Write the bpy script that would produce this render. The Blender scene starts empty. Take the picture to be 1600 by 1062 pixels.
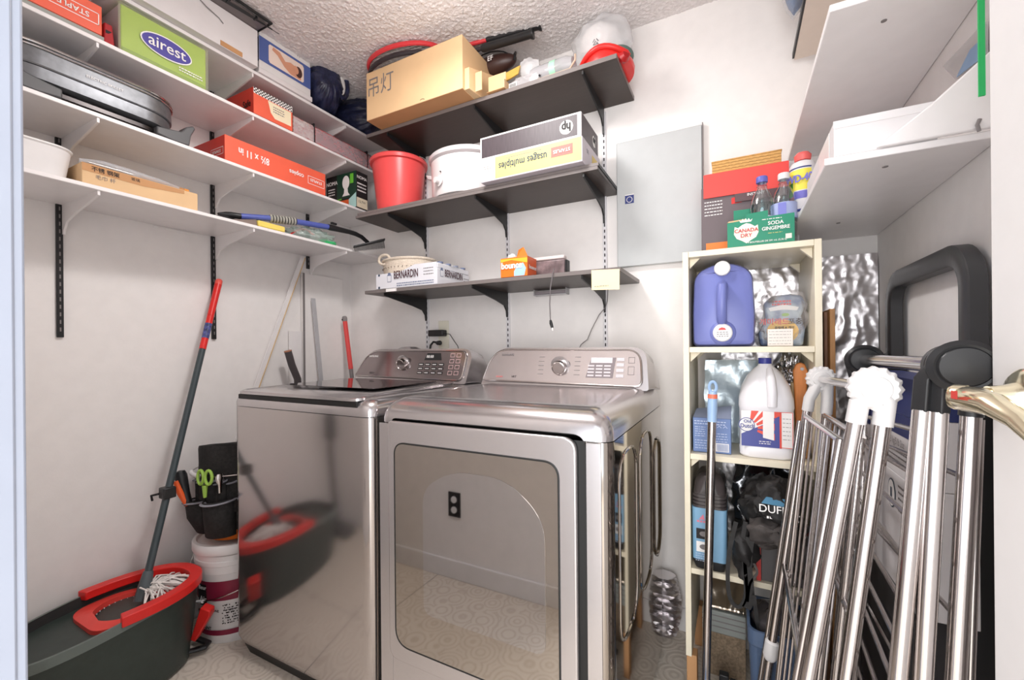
import bpy, bmesh, math, random
from mathutils import Vector, Matrix, noise
random.seed(7)
SC = bpy.context.scene
COL = SC.collection
V = Vector

# ------------------------------------------------------------------ camera
CF, CX, CY, CTH, CRO, CH = 670.0, 800.0, 543.0, math.radians(27.6), 0.0087, 1.12
F_ = V((-math.sin(CTH), math.cos(CTH), 0))
R0 = V((math.cos(CTH), math.sin(CTH), 0)); U0 = V((0, 0, 1))
R_ = R0 * math.cos(CRO) - U0 * math.sin(CRO)
U_ = U0 * math.cos(CRO) + R0 * math.sin(CRO)
cam_d = bpy.data.cameras.new('camera'); cam = bpy.data.objects.new('camera', cam_d); COL.objects.link(cam)
m = Matrix.Identity(4)
for i in range(3):
    m[i][0] = R_[i]; m[i][1] = U_[i]; m[i][2] = -F_[i]
m[2][3] = CH
cam.matrix_world = m
cam_d.sensor_width = 36; cam_d.lens = CF / 1600 * 36; cam_d.shift_y = (CY - 531) / 1600
cam_d.clip_start = 0.01
SC.camera = cam

# ------------------------------------------------------------------ view + light
vs = SC.view_settings
vs.view_transform = 'Standard'; vs.look = 'None'; vs.gamma = 1; vs.use_curve_mapping = False
vs.exposure = 0.31
w = bpy.data.worlds.new('hall daylight'); SC.world = w; w.use_nodes = True  # even pale background added as ambient fill through the open doorway
w.node_tree.nodes['Background'].inputs[0].default_value = (0.93, 0.96, 1.0, 1)
w.node_tree.nodes['Background'].inputs[1].default_value = 1.8
LAMP = (-0.80, 0.93, 2.33)
ld = bpy.data.lights.new('ceiling_bulb', 'POINT'); ld.shadow_soft_size = 0.10; ld.energy = 6.0; ld.color = (1.0, 0.97, 0.955)
lo = bpy.data.objects.new('ceiling_bulb', ld); lo.location = (LAMP[0], LAMP[1], 2.20); COL.objects.link(lo)
dl = bpy.data.lights.new('ceiling_lamp_light', 'AREA'); dl.shape = 'DISK'; dl.size = 0.27; dl.energy = 8.5; dl.color = (1.0, 0.975, 0.965)
do = bpy.data.objects.new('ceiling_lamp_light', dl); do.location = (LAMP[0], LAMP[1], 2.315); COL.objects.link(do)
# added fill light behind the camera, standing in for light from the hall
hd = bpy.data.lights.new('hall_light', 'AREA'); hd.shape = 'RECTANGLE'; hd.size = 1.5; hd.size_y = 2.0; hd.energy = 42; hd.color = (1.0, 0.985, 0.97)
ho = bpy.data.objects.new('hall_light', hd); ho.location = (0.15, -1.45, 1.15)
ho.rotation_euler = (math.radians(90), 0, math.radians(20)); COL.objects.link(ho)

# ------------------------------------------------------------------ helpers
def P(px, py, ax, v):
    """point where the view through pixel (px,py) meets the plane ax = v"""
    d = F_ + R_ * ((px - CX) / CF) + U_ * (-(py - CY) / CF)
    i = 'xyz'.index(ax); o = V((0, 0, CH))
    return o + d * ((v - o[i]) / d[i])

def lin(c):
    c = c / 255.0
    return c / 12.92 if c <= 0.04045 else ((c + 0.055) / 1.055) ** 2.4
def rgb(r, g, b): return (lin(r), lin(g), lin(b), 1)

MATS = {}
def mat(name, col, rough=0.5, metal=0.0, noise_amt=0.0, nscale=20, bump=0.0, bscale=60, alpha=1.0, trans=0.0, emit=0.0, stretch=None, ior=1.45, coat=0.0, col2=None):
    if name in MATS: return MATS[name]
    mt = bpy.data.materials.new(name); mt.use_nodes = True
    nt = mt.node_tree; n = nt.nodes; b = n['Principled BSDF']
    c = rgb(*col)
    b.inputs['Base Color'].default_value = c
    b.inputs['Roughness'].default_value = rough; b.inputs['Metallic'].default_value = metal
    b.inputs['IOR'].default_value = ior
    b.inputs['Alpha'].default_value = alpha
    b.inputs['Transmission Weight'].default_value = trans
    b.inputs['Coat Weight'].default_value = coat
    if emit:
        b.inputs['Emission Color'].default_value = c; b.inputs['Emission Strength'].default_value = emit
    tc = n.new('ShaderNodeTexCoord'); mp = n.new('ShaderNodeMapping'); nt.links.new(tc.outputs['Object'], mp.inputs[0])
    if stretch: mp.inputs['Scale'].default_value = stretch
    nz = n.new('ShaderNodeTexNoise'); nz.inputs['Scale'].default_value = nscale; nz.inputs['Detail'].default_value = 4
    nt.links.new(mp.outputs[0], nz.inputs[0])
    mx = n.new('ShaderNodeMix'); mx.data_type = 'RGBA'
    a = max(noise_amt, 0.015)
    c2 = rgb(*col2) if col2 else tuple(max(0, v * (1 - a * 2)) for v in c[:3]) + (1,)
    mx.inputs[6].default_value = c; mx.inputs[7].default_value = c2
    rp = n.new('ShaderNodeMapRange'); rp.inputs[1].default_value = 0.35; rp.inputs[2].default_value = 0.65
    nt.links.new(nz.outputs[0], rp.inputs[0]); nt.links.new(rp.outputs[0], mx.inputs[0]); nt.links.new(mx.outputs[2], b.inputs['Base Color'])
    if bump:
        nb = n.new('ShaderNodeTexNoise'); nb.inputs['Scale'].default_value = bscale; nb.inputs['Detail'].default_value = 5
        nt.links.new(mp.outputs[0], nb.inputs[0])
        bp = n.new('ShaderNodeBump'); bp.inputs['Strength'].default_value = bump; bp.inputs['Distance'].default_value = 0.004
        nt.links.new(nb.outputs[0], bp.inputs['Height']); nt.links.new(bp.outputs[0], b.inputs['Normal'])
    MATS[name] = mt
    return mt

def tag(o, label=None, cat=None, group=None, kind=None):
    if label: o['label'] = label
    if cat: o['category'] = cat
    if group: o['group'] = group
    if kind: o['kind'] = kind
    return o

def thing(name, label, cat, loc=(0, 0, 0), group=None):
    o = bpy.data.objects.new(name, None); o.empty_display_size = 0.05
    o.location = loc; COL.objects.link(o)
    return tag(o, label, cat, group)

def wloc(o):
    l = V(o.location)
    while o.parent: o = o.parent; l += V(o.location)
    return l

class MB:
    def __init__(s): s.bm = bmesh.new()
    def box(s, a, b, mx=None):
        a = V(a); b = V(b)
        c = [(x, y, z) for x in (a.x, b.x) for y in (a.y, b.y) for z in (a.z, b.z)]
        v = [s.bm.verts.new(mx @ V(p) if mx else p) for p in c]
        for f in ((0, 1, 3, 2), (4, 6, 7, 5), (0, 4, 5, 1), (2, 3, 7, 6), (0, 2, 6, 4), (1, 5, 7, 3)): s.bm.faces.new([v[i] for i in f])
        return s
    def hexa(s, pts):
        """8 points: 4 bottom loop, 4 top loop"""
        v = [s.bm.verts.new(p) for p in pts]
        for f in ((3, 2, 1, 0), (4, 5, 6, 7), (0, 1, 5, 4), (1, 2, 6, 5), (2, 3, 7, 6), (3, 0, 4, 7)): s.bm.faces.new([v[i] for i in f])
        return s
    def ring(s, c, ax, r, n, ref=None, ry=None):
        ax = V(ax).normalized(); ref = V(ref) if ref else (V((0, 0, 1)) if abs(ax.z) < 0.9 else V((1, 0, 0)))
        u = ax.cross(ref).normalized(); w_ = ax.cross(u).normalized()
        ry = ry if ry is not None else r
        return [s.bm.verts.new(V(c) + u * (r * math.cos(2 * math.pi * i / n)) + w_ * (ry * math.sin(2 * math.pi * i / n))) for i in range(n)]
    def skin(s, rings, cap=True, closed=False):
        n = len(rings[0])
        pairs = list(zip(rings[:-1], rings[1:]))
        if closed: pairs.append((rings[-1], rings[0]))
        for a, b in pairs:
            for i in range(n):
                j = (i + 1) % n
                s.bm.faces.new((a[i], a[j], b[j], b[i]))
        if cap and not closed:
            s.bm.faces.new(list(reversed(rings[0]))); s.bm.faces.new(rings[-1])
        return s
    def cyl(s, p0, p1, r, r2=None, n=16, cap=True):
        r2 = r if r2 is None else r2; d = V(p1) - V(p0)
        return s.skin([s.ring(p0, d, r, n), s.ring(p1, d, r2, n)], cap)
    def lathe(s, c, prof, ax=(0, 0, 1), n=24, sx=1.0, ref=None):
        """prof: list of (radius, height along axis)"""
        ax = V(ax).normalized()
        rs = [s.ring(V(c) + ax * h, ax, max(r, 1e-4), n, ref=ref, ry=max(r, 1e-4) * sx) for r, h in prof]
        return s.skin(rs)
    def tube(s, pts, r, n=10, closed=False, cap=True, flat=None):
        pts = [V(p) for p in pts]; rs = []; m_ = len(pts)
        ref = None
        for i, p in enumerate(pts):
            a = pts[i - 1] if i > 0 or closed else p; b = pts[(i + 1) % m_] if i < m_ - 1 or closed else p
            d = (b - a).normalized()
            if ref is None: ref = V((0, 0, 1)) if abs(d.z) < 0.9 else V((1, 0, 0))
            u = d.cross(ref).normalized(); w_ = u.cross(d).normalized(); ref = w_
            rr = r[i] if isinstance(r, (list, tuple)) else r
            f = flat or 1
            rs.append([s.bm.verts.new(p + u * (rr * math.cos(2 * math.pi * k / n)) + w_ * (rr * f * math.sin(2 * math.pi * k / n))) for k in range(n)])
        return s.skin(rs, cap, closed)
    def prism(s, pts, depth):
        """pts: planar 3-D polygon, extruded by vector depth"""
        d = V(depth); a = [s.bm.verts.new(p) for p in pts]; b = [s.bm.verts.new(V(p) + d) for p in pts]
        n = len(a); s.bm.faces.new(list(reversed(a))); s.bm.faces.new(b)
        for i in range(n): s.bm.faces.new((a[i], a[(i + 1) % n], b[(i + 1) % n], b[i]))
        return s
    def sph(s, c, r, n=16, m_=10, rz=None, noise_a=0, freq=4, seed=0):
        rx, ry, rz_ = (r if isinstance(r, (tuple, list)) else (r, r, r))
        c = V(c); rows = []
        for i in range(1, m_):
            th = math.pi * i / m_; row = []
            for k in range(n):
                ph = 2 * math.pi * k / n
                d = V((math.sin(th) * math.cos(ph), math.sin(th) * math.sin(ph), math.cos(th)))
                q = 1 + (noise_a * noise.noise(d * freq + V((seed, seed * 2.3, 0))) if noise_a else 0)
                row.append(s.bm.verts.new(c + V((d.x * rx, d.y * ry, d.z * rz_)) * q))
            rows.append(row)
        t = s.bm.verts.new(c + V((0, 0, rz_))); b = s.bm.verts.new(c - V((0, 0, rz_)))
        for a, bb in zip(rows[:-1], rows[1:]):
            for k in range(n): s.bm.faces.new((a[k], bb[k], bb[(k + 1) % n], a[(k + 1) % n]))
        for k in range(n):
            s.bm.faces.new((t, rows[0][k], rows[0][(k + 1) % n])); s.bm.faces.new((b, rows[-1][(k + 1) % n], rows[-1][k]))
        return s
    def grid(s, o, u, v, nu, nv, fn=None):
        o = V(o); u = V(u); v = V(v); nrm = u.cross(v).normalized()
        g = [[s.bm.verts.new(o + u * (i / nu) + v * (j / nv) + (nrm * fn(i / nu, j / nv) if fn else V((0, 0, 0)))) for j in range(nv + 1)] for i in range(nu + 1)]
        for i in range(nu):
            for j in range(nv): s.bm.faces.new((g[i][j], g[i + 1][j], g[i + 1][j + 1], g[i][j + 1]))
        return s
    def xf(s, mx): bmesh.ops.transform(s.bm, matrix=mx, verts=s.bm.verts); return s
    def put(s, name, material, parent=None, bevel=0.0, seg=2, smooth=True, solid=0.0, label=None, cat=None, group=None, kind=None, fix=True, sub=0):
        bm = s.bm
        if fix: bmesh.ops.recalc_face_normals(bm, faces=bm.faces)
        lo_ = V((1e9,) * 3); hi = V((-1e9,) * 3)
        for v in bm.verts:
            for i in range(3): lo_[i] = min(lo_[i], v.co[i]); hi[i] = max(hi[i], v.co[i])
        c = (lo_ + hi) / 2
        if parent is None: c.z = lo_.z
        bmesh.ops.translate(bm, vec=-c, verts=bm.verts)
        me = bpy.data.meshes.new(name); bm.to_mesh(me); bm.free()
        if smooth:
            for p in me.polygons: p.use_smooth = True
            me.set_sharp_from_angle(angle=math.radians(38))
        me.materials.append(material)
        o = bpy.data.objects.new(name, me); COL.objects.link(o)
        if parent is not None: o.parent = parent; o.location = c - wloc(parent)
        else: o.location = c
        if solid:
            md = o.modifiers.new('solid', 'SOLIDIFY'); md.thickness = solid; md.offset = 0
        if sub:
            md = o.modifiers.new('sub', 'SUBSURF'); md.levels = sub; md.render_levels = sub
        if bevel:
            md = o.modifiers.new('bevel', 'BEVEL'); md.width = bevel; md.segments = seg; md.limit_method = 'ANGLE'; md.angle_limit = math.radians(40)
        return tag(o, label, cat, group, kind)

def box(name, a, b, material, parent=None, bevel=0.0, **k):
    return MB().box(a, b).put(name, material, parent, bevel, **k)

_tc = {}
def text(parent, s, pos, right, up, size, material, name='lettering', squash=1.0, align='CENTER', thick=0.0, bold=0.0):
    """flat print: real letters lying just above the surface"""
    cu = bpy.data.curves.new('t', 'FONT'); cu.body = s; cu.size = 1; cu.align_x = align; cu.align_y = 'CENTER'
    cu.resolution_u = 3
    to = bpy.data.objects.new('t', cu)
    me = bpy.data.meshes.new_from_object(to); bpy.data.objects.remove(to); bpy.data.curves.remove(cu)
    r = V(right).normalized(); u = V(up).normalized(); u = (u - r * u.dot(r)).normalized(); n = r.cross(u)
    pos = V(pos) + n * 0.0012
    for v in me.vertices: v.co = r * (v.co.x * size * squash) + u * (v.co.y * size)
    if bold:
        bt = bmesh.new(); bt.from_mesh(me)
        base_ = list(bt.faces)
        for k_, (dx, dy) in enumerate(((bold, 0), (-bold, 0), (0, bold * .7), (0, -bold * .7)), 1):
            g_ = bmesh.ops.duplicate(bt, geom=base_)
            bmesh.ops.translate(bt, vec=r * (dx * size * .7) + u * (dy * size * .7) + n * (.00022 * k_), verts=[e for e in g_['geom'] if isinstance(e, bmesh.types.BMVert)])
        bt.to_mesh(me); bt.free()
    me.name = name; me.materials.append(material)
    o = bpy.data.objects.new(name, me); COL.objects.link(o); o.parent = parent; o.location = pos - (wloc(parent) if parent else V((0, 0, 0)))
    return o

def panel(parent, o, right, up, w_, h, material, name='print', off=0.0006, pts=None):
    """flat print on a face: rectangle from corner o, or polygon pts in (right,up) metres"""
    r = V(right).normalized(); u = V(up).normalized(); n = r.cross(u)
    pts = pts or [(0, 0), (w_, 0), (w_, h), (0, h)]
    mb = MB(); mb.bm.faces.new([mb.bm.verts.new(V(o) + r * a + u * b + n * off) for a, b in pts])
    return mb.put(name, material, parent, fix=False, smooth=False)
def ell(cx, cy, rx, ry, n=28): return [(cx + rx * math.cos(2 * math.pi * i / n), cy + ry * math.sin(2 * math.pi * i / n)) for i in range(n)]

def clear(name, col, fac=0.06, rough=0.05):
    mt = bpy.data.materials.new(name); mt.use_nodes = True; nt = mt.node_tree; n = nt.nodes; n.remove(n['Principled BSDF'])
    tr = n.new('ShaderNodeBsdfTransparent'); tr.inputs[0].default_value = rgb(*col); gl = n.new('ShaderNodeBsdfGlossy'); gl.inputs[1].default_value = rough
    lw = n.new('ShaderNodeLayerWeight'); lw.inputs[0].default_value = .35; mr = n.new('ShaderNodeMapRange'); mr.inputs[3].default_value = fac; mr.inputs[4].default_value = .75
    mx = n.new('ShaderNodeMixShader'); nt.links.new(lw.outputs['Facing'], mr.inputs[0]); nt.links.new(mr.outputs[0], mx.inputs[0])
    nt.links.new(tr.outputs[0], mx.inputs[1]); nt.links.new(gl.outputs[0], mx.inputs[2]); nt.links.new(mx.outputs[0], n['Material Output'].inputs[0]); return mt

# ------------------------------------------------------------------ common materials
M = dict(
    wall=mat('painted plaster', (242, 238, 236), 0.75, bump=0.06, bscale=120),
    white=mat('white enamel shelf', (240, 236, 236), 0.35),
    track_white=mat('white track steel', (228, 226, 230), 0.35),
    dark=mat('slot dark', (45, 42, 48), 0.7),
    blk=mat('black powder coat', (28, 28, 30), 0.4),
    blksh=mat('black brown laminate', (62, 50, 45), 0.38, noise_amt=0.08, nscale=14, stretch=(1, 12, 12)),
    blkedge=mat('grey brown edge band', (122, 114, 112), 0.4),
    white_card=mat('white carton', (228, 224, 225), 0.6),
    kraft=mat('kraft carton', (226, 190, 146), 0.75, noise_amt=0.03, nscale=8),
    kraft_d=mat('kraft carton brown', (200, 150, 104), 0.75, noise_amt=0.04, nscale=8),
    red_card=mat('red carton', (222, 62, 50), 0.45, noise_amt=0.02),
    coral=mat('coral red carton', (240, 104, 78), 0.45, noise_amt=0.02),
    ink=mat('black ink', (32, 28, 30), 0.6), inkw=mat('white ink', (248, 245, 243), 0.55),
    inkgrey=mat('grey ink', (130, 124, 124), 0.6),
    pwhite=mat('white plastic', (232, 230, 230), 0.35),
    pblk=mat('black plastic', (34, 34, 36), 0.38),
    pred=mat('red plastic', (224, 44, 40), 0.35),
    chrome=mat('polished steel tube', (206, 200, 198), 0.15, 1.0),
    chrome2=mat('brushed steel tube', (190, 184, 182), 0.22, 1.0),
    film=mat('clear plastic film', (236, 238, 242), 0.15, alpha=0.28),
    film2=mat('milky plastic film', (240, 240, 242), 0.25, alpha=0.55),
    wood=mat('oak wood', (196, 142, 88), 0.5, noise_amt=0.16, nscale=10, stretch=(6, 6, 1)),
    woodl=mat('pale pine', (226, 196, 152), 0.6, noise_amt=0.08, nscale=10, stretch=(6, 6, 1)),
    foil=mat('aluminium foil', (226, 222, 224), 0.33, 1.0, bump=0.25, bscale=30),
)
# ================================================================== the room
D = 1.81; XL = -2.023; XR = 0.415; ZC = 2.435; YF = 0.115
def struct(name, o): o.name = name; return tag(o, kind='structure')
# floor: vinyl with a faint embossed pebble pattern
fm = bpy.data.materials.new('embossed vinyl'); fm.use_nodes = True
nt = fm.node_tree; n = nt.nodes; b = n['Principled BSDF']; b.inputs['Roughness'].default_value = 0.38
tc = n.new('ShaderNodeTexCoord'); vo = n.new('ShaderNodeTexVoronoi'); vo.inputs['Scale'].default_value = 11
nt.links.new(tc.outputs['Object'], vo.inputs[0])
wv = n.new('ShaderNodeMath'); wv.operation = 'SINE'; mu = n.new('ShaderNodeMath'); mu.operation = 'MULTIPLY'; mu.inputs[1].default_value = 34
nt.links.new(vo.outputs['Distance'], mu.inputs[0]); nt.links.new(mu.outputs[0], wv.inputs[0])
nz = n.new('ShaderNodeTexNoise'); nz.inputs['Scale'].default_value = 160; nt.links.new(tc.outputs['Object'], nz.inputs[0])
ad = n.new('ShaderNodeMath'); ad.operation = 'MULTIPLY'; nt.links.new(wv.outputs[0], ad.inputs[0]); nt.links.new(nz.outputs[0], ad.inputs[1])
cr = n.new('ShaderNodeValToRGB'); cr.color_ramp.elements[0].position = 0.05; cr.color_ramp.elements[1].position = 0.45
cr.color_ramp.elements[0].color = rgb(222, 212, 200); cr.color_ramp.elements[1].color = rgb(206, 195, 182)
nt.links.new(ad.outputs[0], cr.inputs[0]); nt.links.new(cr.outputs[0], b.inputs['Base Color'])
bp = n.new('ShaderNodeBump'); bp.inputs['Strength'].default_value = 0.35; bp.inputs['Distance'].default_value = 0.002
nt.links.new(ad.outputs[0], bp.inputs['Height']); nt.links.new(bp.outputs[0], b.inputs['Normal'])
floor = struct('floor', box('floor', (XL - .1, -1.6, -0.05), (1.1, D + .1, 0), fm))
# sheet seams in the vinyl
MB().box((XL, 0.70, 0), (XR, 0.7025, 0.0006)).box((-1.32, YF, 0), (-1.3175, D, 0.0006)).put('floor_seam', M['inkgrey'], floor)
# sprayed ceiling: real bumps where it is in view, plain slab elsewhere
cm = mat('sprayed ceiling', (236, 230, 229), 0.9, bump=0.9, bscale=150, noise_amt=0.05, nscale=90)
struct('ceiling', box('ceiling', (XL - .1, YF - .12, ZC), (XR + .1, D + .1, ZC + .08), cm))
mb = MB()
def popcorn(i, j):
    x, y = XL + i * (XR - XL), .8 + j * (D - .8)
    v_ = noise.noise(V((x * 95, y * 95, 1.3))) + 0.6 * noise.noise(V((x * 190, y * 190, 7.7)))
    return 0.0005 + 0.0045 * max(0, v_ + 0.15)
mb.grid((XL, .8, ZC), (0, D - .8, 0), (XR - XL, 0, 0), 230, 540, lambda a, c: popcorn(c, a))
o = mb.put('ceiling_texture', cm, bpy.data.objects['ceiling'], fix=False)
# walls
struct('wall_back', box('wall_back', (XL - .1, D, 0), (XR + .1, D + .1, ZC), M['wall']))
struct('wall_left', box('wall_left', (XL - .1, YF - .115, 0), (XL, D, ZC), M['wall']))
struct('wall_right', box('wall_right', (XR, YF - .115, 0), (XR + .1, D, ZC), M['wall']))
DX0, DX1, DZ = -0.515, 0.335, 2.05
struct('wall_front', MB().box((XL, 0, 0), (DX0 - .015, YF, ZC)).box((DX1 + .015, 0, 0), (XR, YF, ZC)).box((DX0 - .015, 0, DZ + .015), (DX1 + .015, YF, ZC)).put('wall_front', M['wall'], smooth=False))
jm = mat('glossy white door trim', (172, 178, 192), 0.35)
struct('trim_1', MB().box((DX0 - .015, -0.012, 0), (DX0, YF + .006, DZ)).box((DX0 - .07, YF, 0), (DX0 - .001, YF + .012, DZ + .06)).box((DX0 - .07, -.012, 0), (DX0 - .001, 0, DZ + .06)).put('trim_1', jm, bevel=.002))
struct('trim_2', MB().box((DX1, -0.012, 0), (DX1 + .015, YF, DZ)).box((DX0, -.012, DZ), (DX1, YF, DZ + .015)).put('trim_2', jm, bevel=.002))
bb = mat('white baseboard', (236, 234, 234), 0.4)
def base(name, a, b_): struct(name, box(name, a, b_, bb, bevel=.003))
base('baseboard_left', (XL, YF + .013, 0), (XL + .012, D, .09))
base('baseboard_back', (XL + .013, D - .012, 0), (XR, D, .09))
base('baseboard_front', (XL + .013, YF, 0), (DX0 - .075, YF + .012, .09))
base('baseboard_right', (XR - .012, YF + .05, 0), (XR, D - .013, .09))
# outlet on the front wall (seen mirrored in the dryer window)
t = thing('wall_outlet', 'white double wall outlet low on the wall beside the doorway, mirrored in the dryer window', 'outlet', (-1.22, YF + .001, .36))
box('cover_plate', (-1.255, YF + .001, .30), (-1.185, YF + .007, .42), M['ink'], t, .002)
for z in (.335, .385):
    MB().cyl((-1.22, YF + .0075, z), (-1.22, YF + .011, z), .016, n=16).put('socket', M['pwhite'], t)

# door, opened into the room towards the right wall
dm = mat('white painted door', (224, 221, 220), 0.4)
t = thing('door_1', None, None, (.31, .42, .01)); tag(t, kind='structure')
dh, de = V((.337, .125, 0)), V((.2705, .720, 0)); du = (de - dh).normalized(); dn = V((-du.y, du.x, 0))
def dp3(u, o, z): return dh + du * u + dn * o + V((0, 0, z))
L_ = (de - dh).length
MB().hexa([dp3(0, 0, .012), dp3(L_, 0, .012), dp3(L_, -.034, .012), dp3(0, -.034, .012), dp3(0, 0, 2.03), dp3(L_, 0, 2.03), dp3(L_, -.034, 2.03), dp3(0, -.034, 2.03)]).put('door_leaf', dm, t, .002)
for z in (.25, 1.75): MB().cyl(dp3(-.004, .004, z), dp3(-.004, .004, z + .09), .006, n=12).put('hinge', M['chrome2'], t)
brass = mat('polished pale brass', (244, 234, 204), 0.16, .95, noise_amt=.03)
hz = 1.060
MB().lathe(dp3(L_ - .06, 0, hz), [(.033, 0), (.033, .004), (.029, .008), (.018, .012), (.015, .02), (.0135, .034), (0, .034)], ax=dn, n=28).put('door_rosette', brass, t)
h = MB(); h.tube([dp3(L_ - .060, .034, hz), dp3(L_ - .061, .050, hz), dp3(L_ - .075, .056, hz), dp3(L_ - .105, .052, hz - .002), dp3(L_ - .130, .047, hz - .014), dp3(L_ - .155, .044, hz - .034)], [.0135, .0150, .0165, .0140, .0105, .0065], n=16, flat=.85)
h.put('door_lever', brass, t)
MB().lathe(dp3(L_ - .058, .050, hz), [(.014, 0), (.0145, .010), (.012, .014), (0, .0142)], ax=(dn + du * .9), n=18).put('lever_head', brass, t)
panel(t, dp3(L_ - .080, .074, hz + .001), du * -1, EZ_ if False else (0, 0, 1), .012, .009, mat('red sticker remnant', (206, 60, 52), .5), 'sticker', off=.0)

# ceiling lamp: glass dome
t = thing('ceiling_lamp', 'round frosted glass ceiling lamp in the middle of the ceiling', 'lamp', (LAMP[0], LAMP[1], ZC))
MB().lathe((LAMP[0], LAMP[1], ZC), [(.15, 0), (.15, -.02), (.14, -.03), (0, -.03)]).put('lamp_base', M['pwhite'], t)
MB().lathe((LAMP[0], LAMP[1], ZC - .031), [(.138, 0), (.135, -.03), (.115, -.055), (.07, -.072), (0, -.078)], n=32).put('lamp_shade', mat('lit frosted glass', (255, 246, 236), .4, emit=4), t)

# ================================================================== shelving
def upright(x, y, z0, z1, side, material, label, group, name='shelf_upright'):
    """slotted shelf standard: side 'L' on left wall (faces +X), 'B' on the back wall (faces -Y)"""
    t = thing(name, label, 'shelf upright', (x, y, z0), group)
    wd, dp = .0085, .010
    a = MB()
    if side == 'L': a.box((x, y - wd, z0), (x + dp, y + wd, z1))
    else: a.box((x - wd, y - dp, z0), (x + wd, y, z1))
    a.put('channel', material, t, .0015)
    s_ = MB(); z = z0 + .02
    while z < z1 - .02:
        for q in (0,):
            if side == 'L': s_.box((x + dp, y + q - .0018, z), (x + dp + .0004, y + q + .0018, z + .013))
            else: s_.box((x + q - .0026, y - dp - .0004, z), (x + q + .0026, y - dp, z + .013))
        z += .0254
    s_.put('slot_row', M['inkgrey'] if material is M['blk'] else M['dark'], t, smooth=False, kind='stuff')
    return t
lab = ['black slotted upright on the left wall, the one nearest the doorway', 'black slotted upright in the middle of the left wall, above the mop handle', 'short black slotted upright on the left wall nearest the corner']
for y, z0, l in ((.575, 1.168, lab[0]), (1.055, 1.168, lab[1]), (1.523, 1.549, lab[2])):
    upright(XL, y, z0, 2.25, 'L', M['blk'], l, 'black shelf uprights on the left wall')
lab = ['white slotted track on the back wall behind the left washer', 'white slotted track on the back wall between the two machines', 'white slotted track on the back wall right beside the grey panel']
for x, l in zip((-1.447, -.962, -.492), lab):
    upright(x, D, .62, 2.12, 'B', M['track_white'], l, 'white shelf tracks on the back wall')
def bracket(parent, x, y, z, L, side, material, drop=.085, th=.006):
    """shelf bracket below shelf underside z; long arm under the shelf, short leg on the upright"""
    prof = [(0.0, 0), (L, 0), (L, -.014), (L * .35, -.046), (.035, -.062), (.014, -.085), (.009, -drop - .015), (0, -drop - .015)]
    if side == 'L': pts = [(x + .012 + u, y - th / 2, z + v_) for u, v_ in prof]; d = (0, th, 0)
    else: pts = [(x - th / 2, y - .012 - u, z + v_) for u, v_ in prof]; d = (th, 0, 0)
    MB().prism(pts, d).put('bracket', material, parent, smooth=False)
ZL = [1.615, 1.839, 2.070, 2.2455]
names = ['lowest white shelf on the left wall', 'second white shelf from below on the left wall', 'third white shelf from below on the left wall', 'topmost white shelf on the left wall']
for z, l in zip(ZL, names):
    t = thing('wall_shelf', l, 'shelf', (XL, 1.0, z), 'white shelves on the left wall')
    o = box('shelf_board', (XL + .001, YF + .02, z), (-1.731, D - .002 if z != 1.0 else 1.75, z + .013), M['white'], t, .002)
    for y in (.575, 1.055, 1.523): bracket(t, XL, y + .008, z, .275, 'L', M['white'])
ZB = [(1.380, -1.563, -.352, 1.485, .016), (1.759, -1.650, -.437, 1.513, .028), (2.136, -1.573, -.366, 1.513, .018)]
names = ['lowest black shelf on the back wall', 'middle black shelf on the back wall, double board', 'top black shelf on the back wall']
for (z, x0, x1, yf, th), l in zip(ZB, names):
    t = thing('wall_shelf', l, 'shelf', (x0, D, z), 'black shelves on the back wall')
    if th > .02:
        box('shelf_board', (x0, yf, z), (x1, D - .001, z + .0135), M['blksh'], t, .001)
        box('edge_band', (x0, yf - .001, z + .001), (x1, yf - .0001, z + .013), M['blkedge'], t)
        box('shelf_board', (x0 + .006, yf + .006, z + .0145), (x1 + .002, D - .001, z + th), M['blk'], t, .001)
        box('edge_band', (x0 + .006, yf + .004, z + .016), (x1 + .002, yf + .0055, z + th - .001), M['blkedge'], t)
    else:
        box('shelf_board', (x0, yf, z), (x1, D - .001, z + th), M['blksh'], t, .001)
        box('edge_band', (x0, yf - .001, z + .001), (x1, yf - .0001, z + th - .001), M['blkedge'], t)
        box('edge_band', (x1 + .0001, yf, z + .001), (x1 + .001, D - .002, z + th - .001), M['blkedge'], t)
    for x in (-1.447, -.962, -.492): bracket(t, x, D, z, D - yf - .018, 'B', M['blk'], .1)
ZBT = [ZB[0][0] + .016, ZB[1][0] + .028, ZB[2][0] + .018]
ZLT = [z + .013 for z in ZL]
# right wall shelves
for z, l, x0, y0 in ((1.48, 'lower white shelf on the right wall above the cabinet', .160, 1.055), (1.775, 'upper white shelf on the right wall', .168, 1.04)):
    t = thing('wall_shelf', l, 'shelf', (XR, 1.4, z), 'white shelves on the right wall')
    box('shelf_board', (x0, y0, z), (XR - .001, D - .001, z + .014), M['white'], t, .002)
    for y in (1.2, 1.65):
        MB().cyl((.27, y - .08, z - .0015), (.27, y - .08, z - .0001), .005, n=10).put('screw_head', M['inkgrey'], t)
t = thing('wall_shelf', 'highest pale board on the right wall with a dark left edge', 'shelf', (XR, 1.4, 2.11), 'white shelves on the right wall')
box('shelf_board', (.186, 1.2, 2.108), (XR - .001, 1.775, 2.124), mat('pale beige laminate', (222, 208, 196), .5), t, .001)
box('edge_band', (.180, 1.2, 2.112), (.1855, 1.772, 2.130), M['blk'], t)
t = thing('storage_bag', 'blue fabric bag in clear wrap hanging over the highest right board', 'bag', (.17, 1.75, 2.1))
MB().sph((.172, 1.60, 2.27), (.030, .07, .10), 20, 14, noise_a=.15, freq=3, seed=4).put('bag_body', mat('blue cloth', (66, 108, 160), .8, noise_amt=.15, nscale=60), t)
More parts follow.
